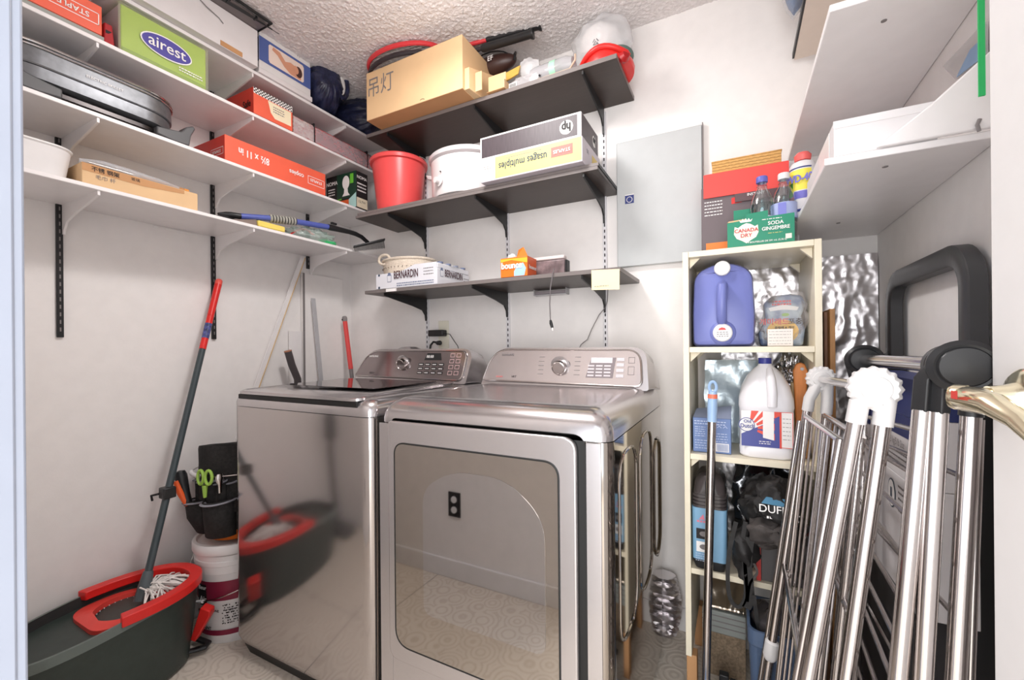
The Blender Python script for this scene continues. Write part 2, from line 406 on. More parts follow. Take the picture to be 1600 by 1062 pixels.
MB().sph((.170, 1.60, 2.268), (.036, .078, .108), 20, 14, noise_a=.18, freq=3, seed=4).put('plastic_wrap', M['film'], t)

# grey panel on the back wall with its sticker
t = thing('electrical_panel', 'large flat grey metal panel door hung on the back wall right of the shelves', 'panel', (-.27, D, 1.45))
MB().hexa([(-.436, D - .022, 1.450), (-.110, D - .022, 1.450), (-.110, D - .001, 1.450), (-.436, D - .001, 1.450), (-.436, D - .022, 1.966), (-.110, D - .022, 1.966), (-.110, D - .001, 1.966), (-.436, D - .001, 1.966)]).put('panel_door', mat('light grey metal', (196, 199, 200), .42), t, .003)
box('panel_edge', (-.109, D - .024, 1.45), (-.1055, D - .001, 1.972), M['inkgrey'], t)
navy = mat('navy print', (54, 66, 128), .5)
panel(t, (-.402, D - .022, 1.708), (1, 0, 0), (0, 0, 1), .036, .036, navy, 'sticker')
panel(t, (0, D - .022, 0), (1, 0, 0), (0, 0, 1), 0, 0, M['inkw'], 'sticker_ring', off=.0010, pts=ell(-.384, 1.724, .012, .012))
panel(t, (0, D - .022, 0), (1, 0, 0), (0, 0, 1), 0, 0, navy, 'sticker_core', off=.0014, pts=ell(-.384, 1.724, .010, .010))
panel(t, (-.402, D - .022, 1.742), (1, 0, 0), (0, 0, 1), .036, .003, M['inkw'], 'sticker_line', off=.001)

# foil sheet on the back wall
mb = MB()
def crump(a, b_, s_=1.0, sd=0):
    q = V((a * 3.0 + b_ * 2.2, (b_ - a) * 3.2, sd)); f1 = 1 - abs(noise.noise(q * 1.1)) * 2; f2 = 1 - abs(noise.noise(V((a * 9 + b_ * 4, b_ * 5 - a * 6, sd + 4)))) * 2
    return s_ * (0.004 * f1 + 0.003 * f2 + .0015 * noise.noise(V((a * 30, b_ * 30, sd))))
mb.grid((-.05, D - .010, .25), (.462, 0, 0), (0, 0, 1.17), 110, 240, lambda a, c: crump(a, c * 2.5))
mb.put('foil_sheet', M['foil'], None, fix=False, label='crinkled silver foil sheet lining the back wall behind the cream cabinet', cat='foil sheet')
# ================================================================== things on the left wall shelves
EY = (0, 1, 0); EX = (1, 0, 0); EZ = (0, 0, 1); NY = (0, -1, 0); NZ = (0, 0, -1); NX = (-1, 0, 0)
def carton(name, label, a, b_, material, cat='box', bevel=.0015, group=None, seam=None):
    t = thing(name, label, cat, ((a[0] + b_[0]) / 2, (a[1] + b_[1]) / 2, a[2]), group)
    box('carton_body', a, b_, material, t, bevel)
    return t
def bars(t, o, right, up, rows, w_, pitch, h, material, name='small_print'):
    """rows of tiny unreadable print"""
    r = V(right).normalized(); u = V(up).normalized(); nn = r.cross(u); mb = MB(); rnd = random.Random(len(t.name) + rows)
    for k in range(rows):
        x = 0
        while x < w_:
            l = min(rnd.uniform(.003, .010), w_ - x)
            mb.bm.faces.new([mb.bm.verts.new(V(o) + r * a_ + u * b2 + nn * .0009) for a_, b2 in ((x, -k * pitch), (x + l, -k * pitch), (x + l, -k * pitch + h), (x, -k * pitch + h))])
            x += l + .0022
    return mb.put(name, material, t, fix=False, smooth=False)
XF = -1.735
z1, z2, z3, z4 = [z + .0008 for z in ZLT]
def frame(t, o, right, up, w_, h, th, material, name='print_frame'):
    r = V(right).normalized(); u = V(up).normalized(); nn = r.cross(u); mb = MB()
    for a_, b2, c, d in ((0, 0, w_, th), (0, h - th, w_, h), (0, 0, th, h), (w_ - th, 0, w_, h)):
        mb.bm.faces.new([mb.bm.verts.new(V(o) + r * p + u * q + nn * .0009) for p, q in ((a_, b2), (c, b2), (c, d), (a_, d))])
    return mb.put(name, material, t, fix=False, smooth=False)

# --- top shelf
t = carton('white_carton', 'large plain white carton on the topmost left shelf under the dark tray', (-2.0, .60, z4), (-1.700, 1.062, z4 + .145), M['white_card'])
box('tape', (-1.7005, .92, z4 + .002), (-1.698, 1.0, z4 + .020), M['kraft_d'], t)
MB().tube([(-1.699, .845, z4 + .125), (-1.694, .87, z4 + .108), (-1.698, .915, z4 + .098), (-1.697, .93, z4 + .086)], .0016, n=8).put('cord_loop', M['inkgrey'], t)
t = thing('storage_tray', 'dark grey ribbed plastic tray upside down on the large white carton near the ceiling', 'tray', (-1.82, .86, z4 + .146))
tz = z4 + .1465
trm = mat('smoke grey plastic', (112, 104, 104), .3)
mb = MB().hexa([(-1.97, .62, tz), (-1.69, .62, tz), (-1.69, 1.05, tz), (-1.97, 1.05, tz), (-1.95, .64, tz + .01), (-1.64, .64, tz + .01), (-1.64, 1.07, tz + .01), (-1.95, 1.07, tz + .01)])
mb.put('tray_base', trm, t, .004)
rim = [(-1.95, .62, tz + .014), (-1.632, .62, tz + .014), (-1.632, 1.075, tz + .014), (-1.95, 1.075, tz + .014)]
MB().tube(rim, .006, n=8, closed=True).put('tray_rim', M['pblk'], t)
rb = MB()
for y in (.72, .82, .92, 1.02): rb.box((-1.66, y, tz + .001), (-1.641, y + .006, tz + .012))
for k in range(5): rb.tube([(-1.68, .70 + k * .03, tz + .002), (-1.648, 1.0 + k * .03, tz + .006)], .0012, n=6)
rb.put('tray_ribs', M['pblk'], t)

t = carton('massager_box', 'white and blue box with a photo of a person on the topmost left shelf', (-1.92, 1.085, z4 + .022), (-1.728, 1.325, z4 + .235), M['pwhite'])
blue = mat('box blue', (84, 104, 168), .5); navy_ = mat('navy', (44, 54, 108), .5)
panel(t, (-1.728, 1.085, z4 + .055), EY, EZ, .24, .10, blue, 'blue_band')
pm = mat('print cream', (246, 226, 214), .5); skin = mat('print skin', (222, 160, 130), .6); hairm = mat('print dark brown', (78, 48, 44), .6)
o0 = (-1.7274, 1.125, z4 + .066)
panel(t, o0, EY, EZ, .165, .078, pm, 'photo_print', off=.0006, pts=[(.006, 0), (.159, 0), (.165, .008), (.165, .07), (.159, .078), (.006, .078), (0, .07), (0, .008)])
panel(t, o0, EY, EZ, 0, 0, skin, 'person_print', off=.0012, pts=[(.02, .074), (.05, .07), (.075, .045), (.10, .055), (.13, .05), (.15, .02), (.15, .004), (.10, .004), (.07, .02), (.04, .05), (.015, .060)])
panel(t, o0, EY, EZ, 0, 0, hairm, 'hair_print', off=.0018, pts=ell(.138, .034, .018, .024)); panel(t, o0, EY, EZ, 0, 0, skin, 'face_print', off=.0022, pts=ell(.124, .036, .014, .018))
text(t, 'Knee Support', (-1.728, 1.245, z4 + .183), EY, EZ, .026, M['inkgrey'], squash=.8)
panel(t, (-1.728, 1.14, z4 + .212), EY, EZ, .04, .012, navy_, 'navy_label')
panel(t, (-1.92, 1.085, z4 + .05), EX, EZ, .19, .10, navy_, 'side_band')
box('carton_flap', (-1.925, 1.080, z4), (-1.722, 1.33, z4 + .0215), M['white_card'], t, .002)
# dark spine box behind it
t = carton('small_carton', 'narrow dark box with an orange stripe squeezed beside the large white carton on top', (-2.0, 1.064, z4), (-1.93, 1.079, z4 + .2), navy_)
panel(t, (-1.93, 1.064, z4 + .14), EY, EZ, .015, .05, M['coral'], 'orange_stripe')

def puffy(name, label, c, r, tilt, seed, grp):
    t = thing(name, label, 'roll', (c[0], c[1], c[2] - r[2]), grp)
    cl = mat('glossy navy nylon', (44, 48, 78), .30, noise_amt=.25, nscale=30, bump=.9, bscale=45)
    mb = MB(); n_ = 110; rings = []
    for i in range(34):
        a_ = i / 33; th = math.pi * a_
        rr = max(0.02, math.sin(th)) ** .55
        ring = []
        for k in range(n_):
            ph = 2 * math.pi * k / n_
            q = 1 + .05 * math.sin(ph * 9 + seed + 2.5 * a_) + .14 * (.5 - abs(noise.noise(V((math.cos(ph) * 4.5, math.sin(ph) * 4.5, a_ * 3 + seed))))) + .05 * noise.noise(V((math.cos(ph) * 12, math.sin(ph) * 12, a_ * 9 + seed)))
            ring.append(mb.bm.verts.new((r[0] * rr * q * math.cos(ph), r[1] * rr * q * math.sin(ph), -r[2] * math.cos(th))))
        rings.append(ring)
    mb.skin(rings); mb.xf(Matrix.Translation(c) @ tilt)
    mb.put('nylon_roll', cl, t)
    return t
rot = Matrix.Rotation(math.radians(78), 4, 'Y') @ Matrix.Rotation(.3, 4, 'X')
t = puffy('jacket_roll', 'rolled navy nylon jacket beside the white and blue box on the topmost left shelf', (-1.80, 1.430, z4 + .122), (.118, .088, .13), rot, 1, 'rolled navy jackets on the topmost left shelf')
# opening with white lining facing out
MB().sph((-1.684, 1.462, z4 + .137), (.006, .024, .046), 14, 8).put('white_lining', M['inkw'], t)
MB().tube([(-1.683 + .002 * math.sin(k), 1.465 + .034 * math.cos(k * .524), z4 + .137 + .060 * math.sin(k * .524)) for k in range(12)], .010, n=8, closed=True).put('gathered_rim', MATS['glossy navy nylon'], t)
puffy('jacket_roll', 'rolled navy nylon jacket in the corner, tucked behind the long kraft carton', (-1.80, 1.655, z4 + .090), (.092, .082, .13), Matrix.Rotation(math.radians(86), 4, 'Y') @ Matrix.Rotation(-.3, 4, 'X'), 5, 'rolled navy jackets on the topmost left shelf')

# --- third shelf
def staples_word(t, c, right, up, size, material, framed=True):
    text(t, 'STAPLES', c, right, up, size, material, squash=.92, bold=.02)
t = carton('paper_box', 'red and coral office paper box at the doorway end of the third left shelf', (-1.99, .36, z3 + .012), (-1.731, .592, z3 + .100), M['coral'])
text(t, 'STAPLES', (-1.731, .522, z3 + .056), NY, NZ, .022, M['inkw'], bold=.02)
frame(t, (-1.731, .585, z3 + .074), NY, NZ, .112, .036, .0022, M['inkw'])
text(t, '0', (-1.731, .440, z3 + .066), NY, NZ, .04, M['inkw'], bold=.03)
MB().box((-1.99, .365, z3), (-1.735, .598, z3 + .0115)).put('lid_rim', mat('grey carton', (160, 164, 158), .7), t)
t = thing('red_pouch', 'small red printed pouch squeezed between the paper box and the green tissue pack', 'pouch', (-1.80, .612, z3))
MB().hexa([(-1.95, .601, z3), (-1.745, .601, z3), (-1.742, .627, z3), (-1.95, .627, z3), (-1.95, .604, z3 + .07), (-1.75, .604, z3 + .07), (-1.75, .624, z3 + .07), (-1.95, .624, z3 + .07)]).put('pouch_body', mat('dark red print', (176, 42, 48), .5), t, .003)
panel(t, (-1.748, .606, z3 + .035), EY, EZ, .015, .012, M['ink'], 'dark_print')

t = thing('tissue_pack', 'lime green tissue pack in shiny wrap on the third left shelf', 'tissue pack', (-1.85, .76, z3))
lime = mat('lime print', (172, 202, 66), .3, noise_amt=.04); limed = mat('dark lime print', (132, 164, 40), .35)
box('tissue_stack', (-1.985, .640, z3 + .002), (-1.738, .890, z3 + .150), lime, t, .004)
box('green_base', (-1.986, .642, z3), (-1.736, .888, z3 + .014), limed, t, .002)
wm = MB()
wm.grid((-1.7365, .633, z3 + .001), (0, .262, 0), (0, 0, .152), 30, 20, lambda a_, c: .0012 * noise.noise(V((a_ * 9, c * 14, 2))) + .0012)
wm.put('plastic_wrap', mat('shiny wrap', (225, 235, 190), .08, alpha=.22), t, fix=False)
panel(t, (-1.985, .640, z3 + .002), EX, EZ, .247, .148, mat('pale wrap side', (214, 206, 206), .4), 'pale_side')
o0 = (-1.7335, .765, z3 + .078)
panel(t, o0, EY, EZ, 0, 0, M['inkw'], 'white_oval', pts=ell(0, 0, .076, .037)); panel(t, o0, EY, EZ, 0, 0, mat('violet blue print', (82, 74, 160), .4), 'blue_oval', off=.0012, pts=ell(0, 0, .072, .033))
text(t, 'airest', (-1.7325, .765, z3 + .080), EY, EZ, .052, M['inkw'], squash=.95, bold=.015)
bars(t, (-1.734, .80, z3 + .034), EY, EZ, 2, .075, .009, .004, M['inkw'])

t = carton('foil_wrap_box', 'red and cream printed box with a checkered top edge on the third left shelf', (-1.93, 1.062, z3), (-1.731, 1.234, z3 + .108), M['red_card'])
text(t, 'Safe', (-1.775, 1.062, z3 + .045), EX, EZ, .04, M['ink'], squash=.85, bold=.02)
panel(t, (-1.731, 1.062, z3), EY, EZ, .172, .082, M['coral'], 'coral_front')
panel(t, (-1.731, 1.062, z3), EY, EZ, 0, 0, mat('cream print', (246, 232, 200), .5), 'cream_print', off=.0012, pts=[(.06, .080), (.165, .079), (.165, .018), (.09, .016), (.072, .035)])
bars(t, (-1.730, 1.145, z3 + .062), EY, EZ, 3, .05, .010, .004, M['inkgrey'])
ck = MB()
for i in range(26):
    for j in range(4):
        if (i + j) % 2: ck.bm.faces.new([ck.bm.verts.new((-1.7302, 1.063 + (i + a_) * .0065, z3 + .084 + (j + c) * .006)) for a_, c in ((0, 0), (1, 0), (1, 1), (0, 1))])
panel(t, (-1.731, 1.062, z3 + .083), EY, EZ, .172, .025, M['inkw'], 'checker_ground'); ck.put('checker_print', M['ink'], t, fix=False, smooth=False)
box('black_side', (-1.93, 1.2345, z3), (-1.731, 1.237, z3 + .106), M['ink'], t)

def wrapped(name, label, y0, y1, m1, seed):
    t = thing(name, label, 'pack', (-1.83, (y0 + y1) / 2, z3), 'wrapped packs on the third left shelf')
    mb = MB(); prof = [(-1.95, z3), (-1.738, z3), (-1.735, z3 + .006), (-1.735, z3 + .065), (-1.742, z3 + .080), (-1.76, z3 + .088), (-1.95, z3 + .09)]
    mb.prism([(x, y0, z) for x, z in prof], (0, y1 - y0, 0)); mb.put('printed_pack', m1, t)
    mb = MB(); mb.grid((-1.7335, y0, z3 + .002), (0, y1 - y0, 0), (0, 0, .068), 30, 12, lambda a_, c: .0012 + .0016 * noise.noise(V((a_ * 8, c * 5, seed))))
    mb.put('plastic_wrap', mat('shiny clear wrap', (235, 235, 240), .06, alpha=.3), t, fix=False)
    box('black_band', (-1.95, y1 + .0002, z3), (-1.733, y1 + .006, z3 + .089), M['ink'], t, .001)
prt = mat('red grey fine print', (206, 92, 96), .4, noise_amt=.5, nscale=55, stretch=(1, 1, 3.2), col2=(86, 72, 78))
prt2 = mat('pale grey fine print', (206, 198, 192), .4, noise_amt=.4, nscale=50, stretch=(1, 1, 3.2), col2=(170, 80, 84))
wrapped('wrapped_pack', 'pale grey printed pack in clear wrap next to the red and cream box', 1.240, 1.345, prt2, 2)
wrapped('wrapped_pack', 'long red and grey printed pack in clear wrap on the third left shelf', 1.353, 1.668, prt, 5)
wrapped('wrapped_pack', 'last short printed pack in clear wrap at the corner end of the third left shelf', 1.676, 1.735, prt, 8)

# --- second shelf: electric griddle
t = thing('electric_griddle', 'dark grey oval electric skillet lying on the second left shelf', 'skillet', (-1.86, .60, z2))
gm = mat('satin charcoal metal', (124, 126, 130), .38, .6, noise_amt=.08, nscale=60); gd = mat('dark steel', (60, 56, 56), .3, .7)
def stad(cx, cy, hx, hy, z, r, n_=10):
    pts = []
    for qx, qy, a0 in ((1, 1, 0), (-1, 1, 90), (-1, -1, 180), (1, -1, 270)):
        for k in range(n_ + 1):
            a_ = math.radians(a0 + 90 * k / n_)
            pts.append((cx + qx * (hx - r) + r * math.cos(a_), cy + qy * (hy - r) + r * math.sin(a_), z))
    return pts
def loft(mb, loops, cap=True):
    rs = [[mb.bm.verts.new(p) for p in l] for l in loops]; return mb.skin(rs, cap)
gc = (-1.862, .585)
loft(MB(), [stad(*gc, .098, .212, z2 + .035, .085), stad(*gc, .118, .224, z2 + .042, .10), stad(*gc, .121, .226, z2 + .072, .105), stad(*gc, .121, .226, z2 + .074, .105)]).put('skillet_pan', gm, t)
loft(MB(), [stad(*gc, .123, .228, z2 + .0755, .107), stad(*gc, .126, .231, z2 + .079, .11), stad(*gc, .124, .229, z2 + .135, .108), stad(*gc, .112, .216, z2 + .145, .10), stad(*gc, .05, .1, z2 + .150, .045)]).put('skillet_lid', gm, t)
MB().tube(stad(*gc, .125, .230, z2 + .137, .109), .0048, n=8, closed=True).put('lid_rim', M['chrome'], t)
MB().tube(stad(*gc, .127, .232, z2 + .126, .111), .0028, n=8, closed=True).put('lid_lower_rim', M['chrome'], t)
text(t, 'ELECTRIC SKILLET', (-1.7355, .60, z2 + .100), EY, EZ, .011, M['inkw'])
loft(MB(), [stad(*gc, .10, .19, z2 + .008, .08), stad(*gc, .108, .20, z2 + .014, .085), stad(*gc, .108, .20, z2 + .026, .085), stad(*gc, .095, .19, z2 + .034, .08)]).put('heating_base', gd, t)
for y, s_ in ((.475, -1), (.765, 1)):
    lg = MB(); prof = [(0, .006), (.05, .0), (.098, .002), (.104, .040), (.118, .072), (.110, .080), (.088, .066), (.074, .044), (.03, .036), (0, .032)]
    lg.prism([(-1.785, y + s_ * (u - .03), z2 + v_) for u, v_ in prof], (.048, 0, 0)); lg.put('handle', mat('charcoal handle plastic', (88, 88, 90), .45), t, .004)
MB().tube([(-1.752, .355, z2 + .09), (-1.75, .37, z2 + .075), (-1.75, .395, z2 + .055), (-1.75, .40, z2 + .05)], .003, n=8).put('wire_bail', M['chrome'], t)
# staples box
t = thing('paper_box', 'long coral office paper box lying upside down on the second left shelf', 'box', (-1.84, 1.18, z2))
MB().hexa([(-1.96, .952, z2 + .0), (-1.735, .952, z2), (-1.735, 1.408, z2), (-1.96, 1.408, z2), (-1.96, .952, z2 + .096), (-1.735, .952, z2 + .098), (-1.735, 1.408, z2 + .104), (-1.96, 1.408, z2 + .1)]).put('carton_body', M['coral'], t, .002)
panel(t, (-1.96, .952, z2 + .0005), EX, EZ, .223, .095, M['red_card'], 'red_side')
lid = MB().hexa([(-2.0, .865, z2 + .0), (-1.97, .945, z2), (-1.9655, .945, z2), (-1.995, .862, z2), (-2.0, .865, z2 + .05), (-1.97, .945, z2 + .088), (-1.9655, .945, z2 + .088), (-1.995, .862, z2 + .05)]); lid.put('open_flap', M['red_card'], t)
text(t, 'COPIES', (-1.875, .952, z2 + .040), NX, NZ, .022, M['inkw'])
text(t, 'STAPLES', (-1.79, .952, z2 + .040), NX, NZ, .016, M['inkw'], bold=.02); frame(t, (-1.745, .952, z2 + .054), NX, NZ, .085, .028, .002, M['inkw'])
text(t, '8½ x 11 in', (-1.735, 1.065, z2 + .055), NY, NZ, .040, M['inkw'], squash=.72, bold=.03)
bars(t, (-1.735, 1.10, z2 + .076), NY, EZ, 1, .07, .009, .004, M['inkw'])
bars(t, (-1.735, 1.34, z2 + .078), NY, EZ, 1, .12, .009, .0035, M['inkw'])
text(t, 'copies', (-1.735, 1.255, z2 + .052), NY, NZ, .028, M['inkw'], bold=.03)
text(t, 'STAPLES', (-1.735, 1.355, z2 + .050), NY, NZ, .017, M['inkw'], bold=.03); frame(t, (-1.735, 1.40, z2 + .066), NY, NZ, .088, .036, .002, M['inkw'])
# light bulb box
gk = mat('dark green print', (24, 62, 46), .4); lg_ = mat('leaf green print', (110, 200, 60), .45); mint = mat('mint print', (176, 218, 214), .45); ok = mat('orange print', (228, 104, 54), .5)
t = carton('bulb_box', 'black and green light bulb box at the corner end of the second left shelf', (-1.945, 1.585, z2), (-1.722, 1.66, z2 + .185), M['ink'], bevel=.001)
fo = (-1.945, 1.585, z2)
panel(t, fo, EX, EZ, .128, .185, M['ink'], 'black_field', off=.0004); panel(t, (-1.865, 1.585, z2 + .055), EX, EZ, .143, .13, gk, 'green_field')
panel(t, fo, EX, EZ, 0, 0, M['inkw'], 'bulb_print', off=.0014, pts=ell(.148, .135, .026, .036)); panel(t, fo, EX, EZ, 0, 0, M['inkw'], 'bulb_neck_print', off=.0016, pts=[(.136, .108), (.160, .108), (.163, .082), (.176, .066), (.120, .066), (.133, .082)])
panel(t, fo, EX, EZ, .0, 0, lg_, 'green_badge', off=.0014, pts=[(.178, .125), (.203, .125), (.203, .175), (.178, .175)])
panel(t, fo, EX, EZ, 0, 0, mint, 'mint_print', off=.0014, pts=[(.168, 0), (.222, 0), (.222, .075), (.168, .045)])
panel(t, fo, EX, EZ, 0, 0, ok, 'orange_print', off=.0012, pts=[(.0, 0), (.167, 0), (.167, .045), (.0, .045)]); panel(t, fo, EX, EZ, 0, 0, lg_, 'green_stripe', off=.0013, pts=[(0, .046), (.115, .050), (.115, .057), (0, .052)])
text(t, 'NOMA', (-1.902, 1.585, z2 + .145), EX, EZ, .028, M['inkw'], bold=.03)
bars(t, (-1.93, 1.585, z2 + .112), EX, EZ, 3, .05, .014, .006, M['inkw'])
text(t, 'NOMA', (-1.722, 1.620, z2 + .155), EY, EZ, .022, M['inkw'], bold=.03); bars(t, (-1.722, 1.59, z2 + .12), EY, EZ, 3, .06, .018, .007, M['inkw'])
panel(t, (-1.722, 1.586, z2), EY, EZ, .072, .05, mat('cream', (226, 216, 190), .5), 'cream_print'); text(t, '12.7W', (-1.722, 1.62, z2 + .03), EY, EZ, .018, M['ink'])

# --- lowest shelf
t = thing('storage_bin', 'plain white rounded plastic bin at the doorway end of the lowest left shelf', 'bin', (-1.86, .44, z1))
bc = (-1.862, .40)
loft(MB(), [stad(*bc, .112, .125, z1, .05), stad(*bc, .122, .136, z1 + .082, .055), stad(*bc, .126, .140, z1 + .086, .058), stad(*bc, .126, .14, z1 + .090, .058), stad(*bc, .118, .132, z1 + .09, .05), stad(*bc, .11, .124, z1 + .01, .05)]).put('bin_body', M['pwhite'], t)
t = thing('flat_carton', 'long flat kraft carton with handwriting on the lowest left shelf, bag of rods on top', 'box', (-1.85, .70, z1))
MB().hexa([(-1.97, .545, z1), (-1.738, .545, z1), (-1.738, .858, z1), (-1.97, .858, z1), (-1.97, .545, z1 + .062), (-1.738, .545, z1 + .062), (-1.738, .858, z1 + .062), (-1.97, .858, z1 + .062)]).put('carton_body', M['kraft'], t, .0015)
panel(t, (-1.738, .545, z1), EY, EZ, 0, 0, M['kraft_d'], 'brown_band', off=.0007, pts=[(0, .038), (.15, .036), (.27, .048), (.27, .060), (0, .0615)])
text(t, '不锈 钢架', (-1.738, .60, z1 + .048), EY, EZ, .016, M['ink'], bold=.01); text(t, '毛巾 杆', (-1.738, .60, z1 + .026), EY, EZ, .015, M['inkgrey'])
text(t, '玻璃', (-1.738, .675, z1 + .050), EY, EZ, .012, M['ink'])
t = thing('plastic_bag', 'clear crinkled bag of thin rods lying on the flat kraft carton', 'bag', (-1.80, .70, z1 + .063))
mb = MB()
mb.tube([(-1.775, .55, z1 + .076), (-1.77, .60, z1 + .078), (-1.768, .68, z1 + .076), (-1.766, .76, z1 + .074), (-1.768, .83, z1 + .072)], [.006, .013, .013, .011, .004], n=14)
for v in mb.bm.verts: v.co += V((1, 1, 1)) * .004 * noise.noise(v.co * 60)
mb.put('plastic_film', mat('crinkled clear bag', (214, 216, 222), .12, alpha=.5, bump=.5, bscale=90), t)
MB().cyl((-1.775, .57, z1 + .076), (-1.77, .68, z1 + .075), .006, n=10).put('metal_rod', M['chrome2'], t)
MB().cyl((-1.768, .70, z1 + .075), (-1.768, .825, z1 + .072), .006, n=10).put('wooden_rod', M['wood'], t)
MB().cyl((-1.768, .827, z1 + .072), (-1.768, .842, z1 + .072), .006, n=10).put('orange_cap', mat('orange plastic', (230, 150, 60), .4), t)
# snow brush
t = thing('snow_brush', 'blue and black snow brush with ribbed grip lying on the lowest left shelf', 'snow brush', (-1.74, 1.25, z1))
bl = mat('matte blue', (84, 98, 176), .4)
pts = [P(375, 338, 'x', -1.75), P(425, 341, 'x', -1.74)]
def sp(px, py, x): return P(px, py, 'x', x)
c0 = sp(376, 338, -1.80); c1 = sp(421, 341, -1.775); c2 = sp(462, 346, -1.755); c3 = sp(515, 355, -1.735)
MB().tube([c0, c1], .0125, n=16).put('blue_shaft', bl, t); MB().tube([c2, (c2 + c3) / 2, c3], .0125, n=16).put('blue_shaft', bl, t)
d = (c2 - c1)
mb = MB(); prof = []
for k in range(9):
    prof += [(.0145, (k + .0) / 9 * d.length), (.018, (k + .25) / 9 * d.length), (.018, (k + .6) / 9 * d.length), (.0145, (k + .7) / 9 * d.length)]
mb.lathe(c1, prof, ax=d, n=20).put('ribbed_grip', mat('light grey foam', (170, 168, 160), .6), t)
mb = MB()
for k in range(9): mb.cyl(c1 + d * ((k + .74) / 9), c1 + d * ((k + .96) / 9), .0165, n=20)
mb.put('grip_rings', M['pblk'], t)
a0 = sp(345, 336, -1.82)
mb = MB().tube([a0 + V((0, -.01, .003)), a0 + V((0, .02, .006)), (a0 + c0) / 2 + V((0, 0, .003)), c0], [.006, .017, .016, .015], n=12, flat=.8); mb.put('scraper_socket', M['pblk'], t)
MB().prism([a0 + V((.004, -.035, -.012)), a0 + V((.004, .03, -.016)), a0 + V((.004, .055, -.006)), a0 + V((.004, .0, .0))], (.012, 0, 0)).put('scraper_blade', M['pblk'], t, .002)
e0 = c3; e1 = sp(545, 362, -1.72); e2 = sp(565, 370, -1.71); e3 = sp(575, 379, -1.70)
MB().tube([e0 - V((0, .01, 0)), e0, e1, (e1 + e2) / 2 + V((0, 0, .003)), e2, e3], [.0135, .0145, .0115, .0115, .0105, .010], n=14).put('black_neck', M['pblk'], t)
MB().box(tuple(sp(516, 350, -1.735)), tuple(sp(516, 350, -1.735) + V((.012, .03, .010)))).put('latch', M['pblk'], t, .002)
h0 = sp(552, 388, -1.72); h1 = P(601, 377, 'x', -1.62)
dd = (h1 - h0); u = V((0, 0, 1)); sd = dd.cross(u).normalized()
mb = MB(); mb.prism([h0, h0 + u * .008, h1 + u * .010, h1], sd * .03); mb.put('brush_head', M['pblk'], t, .002)
br = MB()
for k in range(26):
    for j in range(2):
        p = h0 + dd * ((k + .7) / 27) + sd * (.006 + .018 * j)
        br.cyl(p, p + V((.004, .004, -(.018 + .020 * k / 26))), .0011, n=5)
br.put('bristles', M['pblk'], t, kind='stuff')
# sponge tool
t = thing('scrub_sponge', 'yellow sponge with a brown holder lying under the snow brush', 'sponge', (-1.76, 1.15, z1))
p0 = sp(405, 352, -1.745); p1 = sp(445, 362, -1.745)
MB().box((-1.80, 1.085, z1 + .002), (-1.742, 1.205, z1 + .028)).put('sponge_pad', mat('yellow foam', (240, 216, 110), .85, bump=.4, bscale=200), t, .006)
MB().hexa([(-1.80, .965, z1 + .0), (-1.75, .965, z1), (-1.745, 1.083, z1), (-1.80, 1.083, z1), (-1.79, .99, z1 + .008), (-1.76, .99, z1 + .008), (-1.75, 1.083, z1 + .030), (-1.80, 1.083, z1 + .03)]).put('holder', mat('taupe plastic', (128, 112, 104), .5), t, .003)
t = thing('plastic_bag', 'clear plastic bag with green and red print lying behind the snow brush', 'bag', (-1.80, 1.42, z1))
mb = MB().sph((-1.815, 1.385, z1 + .034), (.07, .12, .034), 30, 16, noise_a=.5, freq=4, seed=9); mb.put('plastic_film', mat('crinkled green clear bag', (214, 234, 226), .12, alpha=.42, bump=.4, bscale=70), t)
MB().sph((-1.79, 1.46, z1 + .018), (.03, .05, .014), 14, 8).put('green_content', mat('bright green print', (70, 214, 130), .4), t)
MB().tube([(-1.80, 1.27, z1 + .02), (-1.775, 1.30, z1 + .045), (-1.77, 1.33, z1 + .05), (-1.76, 1.36, z1 + .03)], .0035, n=8).put('red_stripe', M['pred'], t)
# small things fixed under the lowest shelf
t = thing('adhesive_strip', 'white adhesive strip stuck to the wall right below the lowest left shelf', 'strip', (XL + .001, .98, 1.60))
box('strip_body', (XL + .0005, .88, 1.604), (XL + .003, .995, 1.610), M['inkw'], t); box('strip_dot', (XL + .0005, .84, 1.605), (XL + .003, .855, 1.611), M['inkw'], t)
# ================================================================== things on the black back shelves
b1, b2, b3 = [z + .0008 for z in ZBT]
# --- top shelf
t = carton('lamp_carton', 'long kraft carton with two handwritten characters on the top black shelf', (-1.480, 1.425, b3), (-.957, 1.70, b3 + .215), M['kraft'], bevel=.002)
text(t, '吊灯', (-1.395, 1.425, b3 + .135), EX, EZ, .095, M['inkgrey'], squash=.85)
box('carton_bottom', (-1.478, 1.427, b3 - .0005), (-.959, 1.69, b3), M['kraft_d'], t)
MB().tube([(-1.16 + .012 * math.cos(a_ / 3), 1.424, b3 + .006 + .006 * math.sin(a_ / 3)) for a_ in range(0, 9)], .0008, n=5).put('ring_mark', M['ink'], t)
MB().hexa([(-.9565, 1.44, b3), (-.935, 1.44, b3), (-.900, 1.69, b3), (-.9565, 1.69, b3), (-.9565, 1.44, b3 + .085), (-.935, 1.44, b3 + .085), (-.900, 1.69, b3 + .16), (-.9565, 1.69, b3 + .16)]).put('side_flap', M['kraft'], t, .001)
t = thing('open_carton', 'small open kraft carton right of the long carton, holding plastic parts', 'box', (-.87, 1.60, b3))
for a_, c in (((-.925, 1.47, b3), (-.895, 1.474, b3 + .075)), ((-.893, 1.52, b3), (-.812, 1.523, b3 + .075)), ((-.812, 1.50, b3), (-.808, 1.70, b3 + .035)), ((-.888, 1.70, b3), (-.808, 1.703, b3 + .05))):
    box('carton_wall', a_, c, M['kraft'], t)
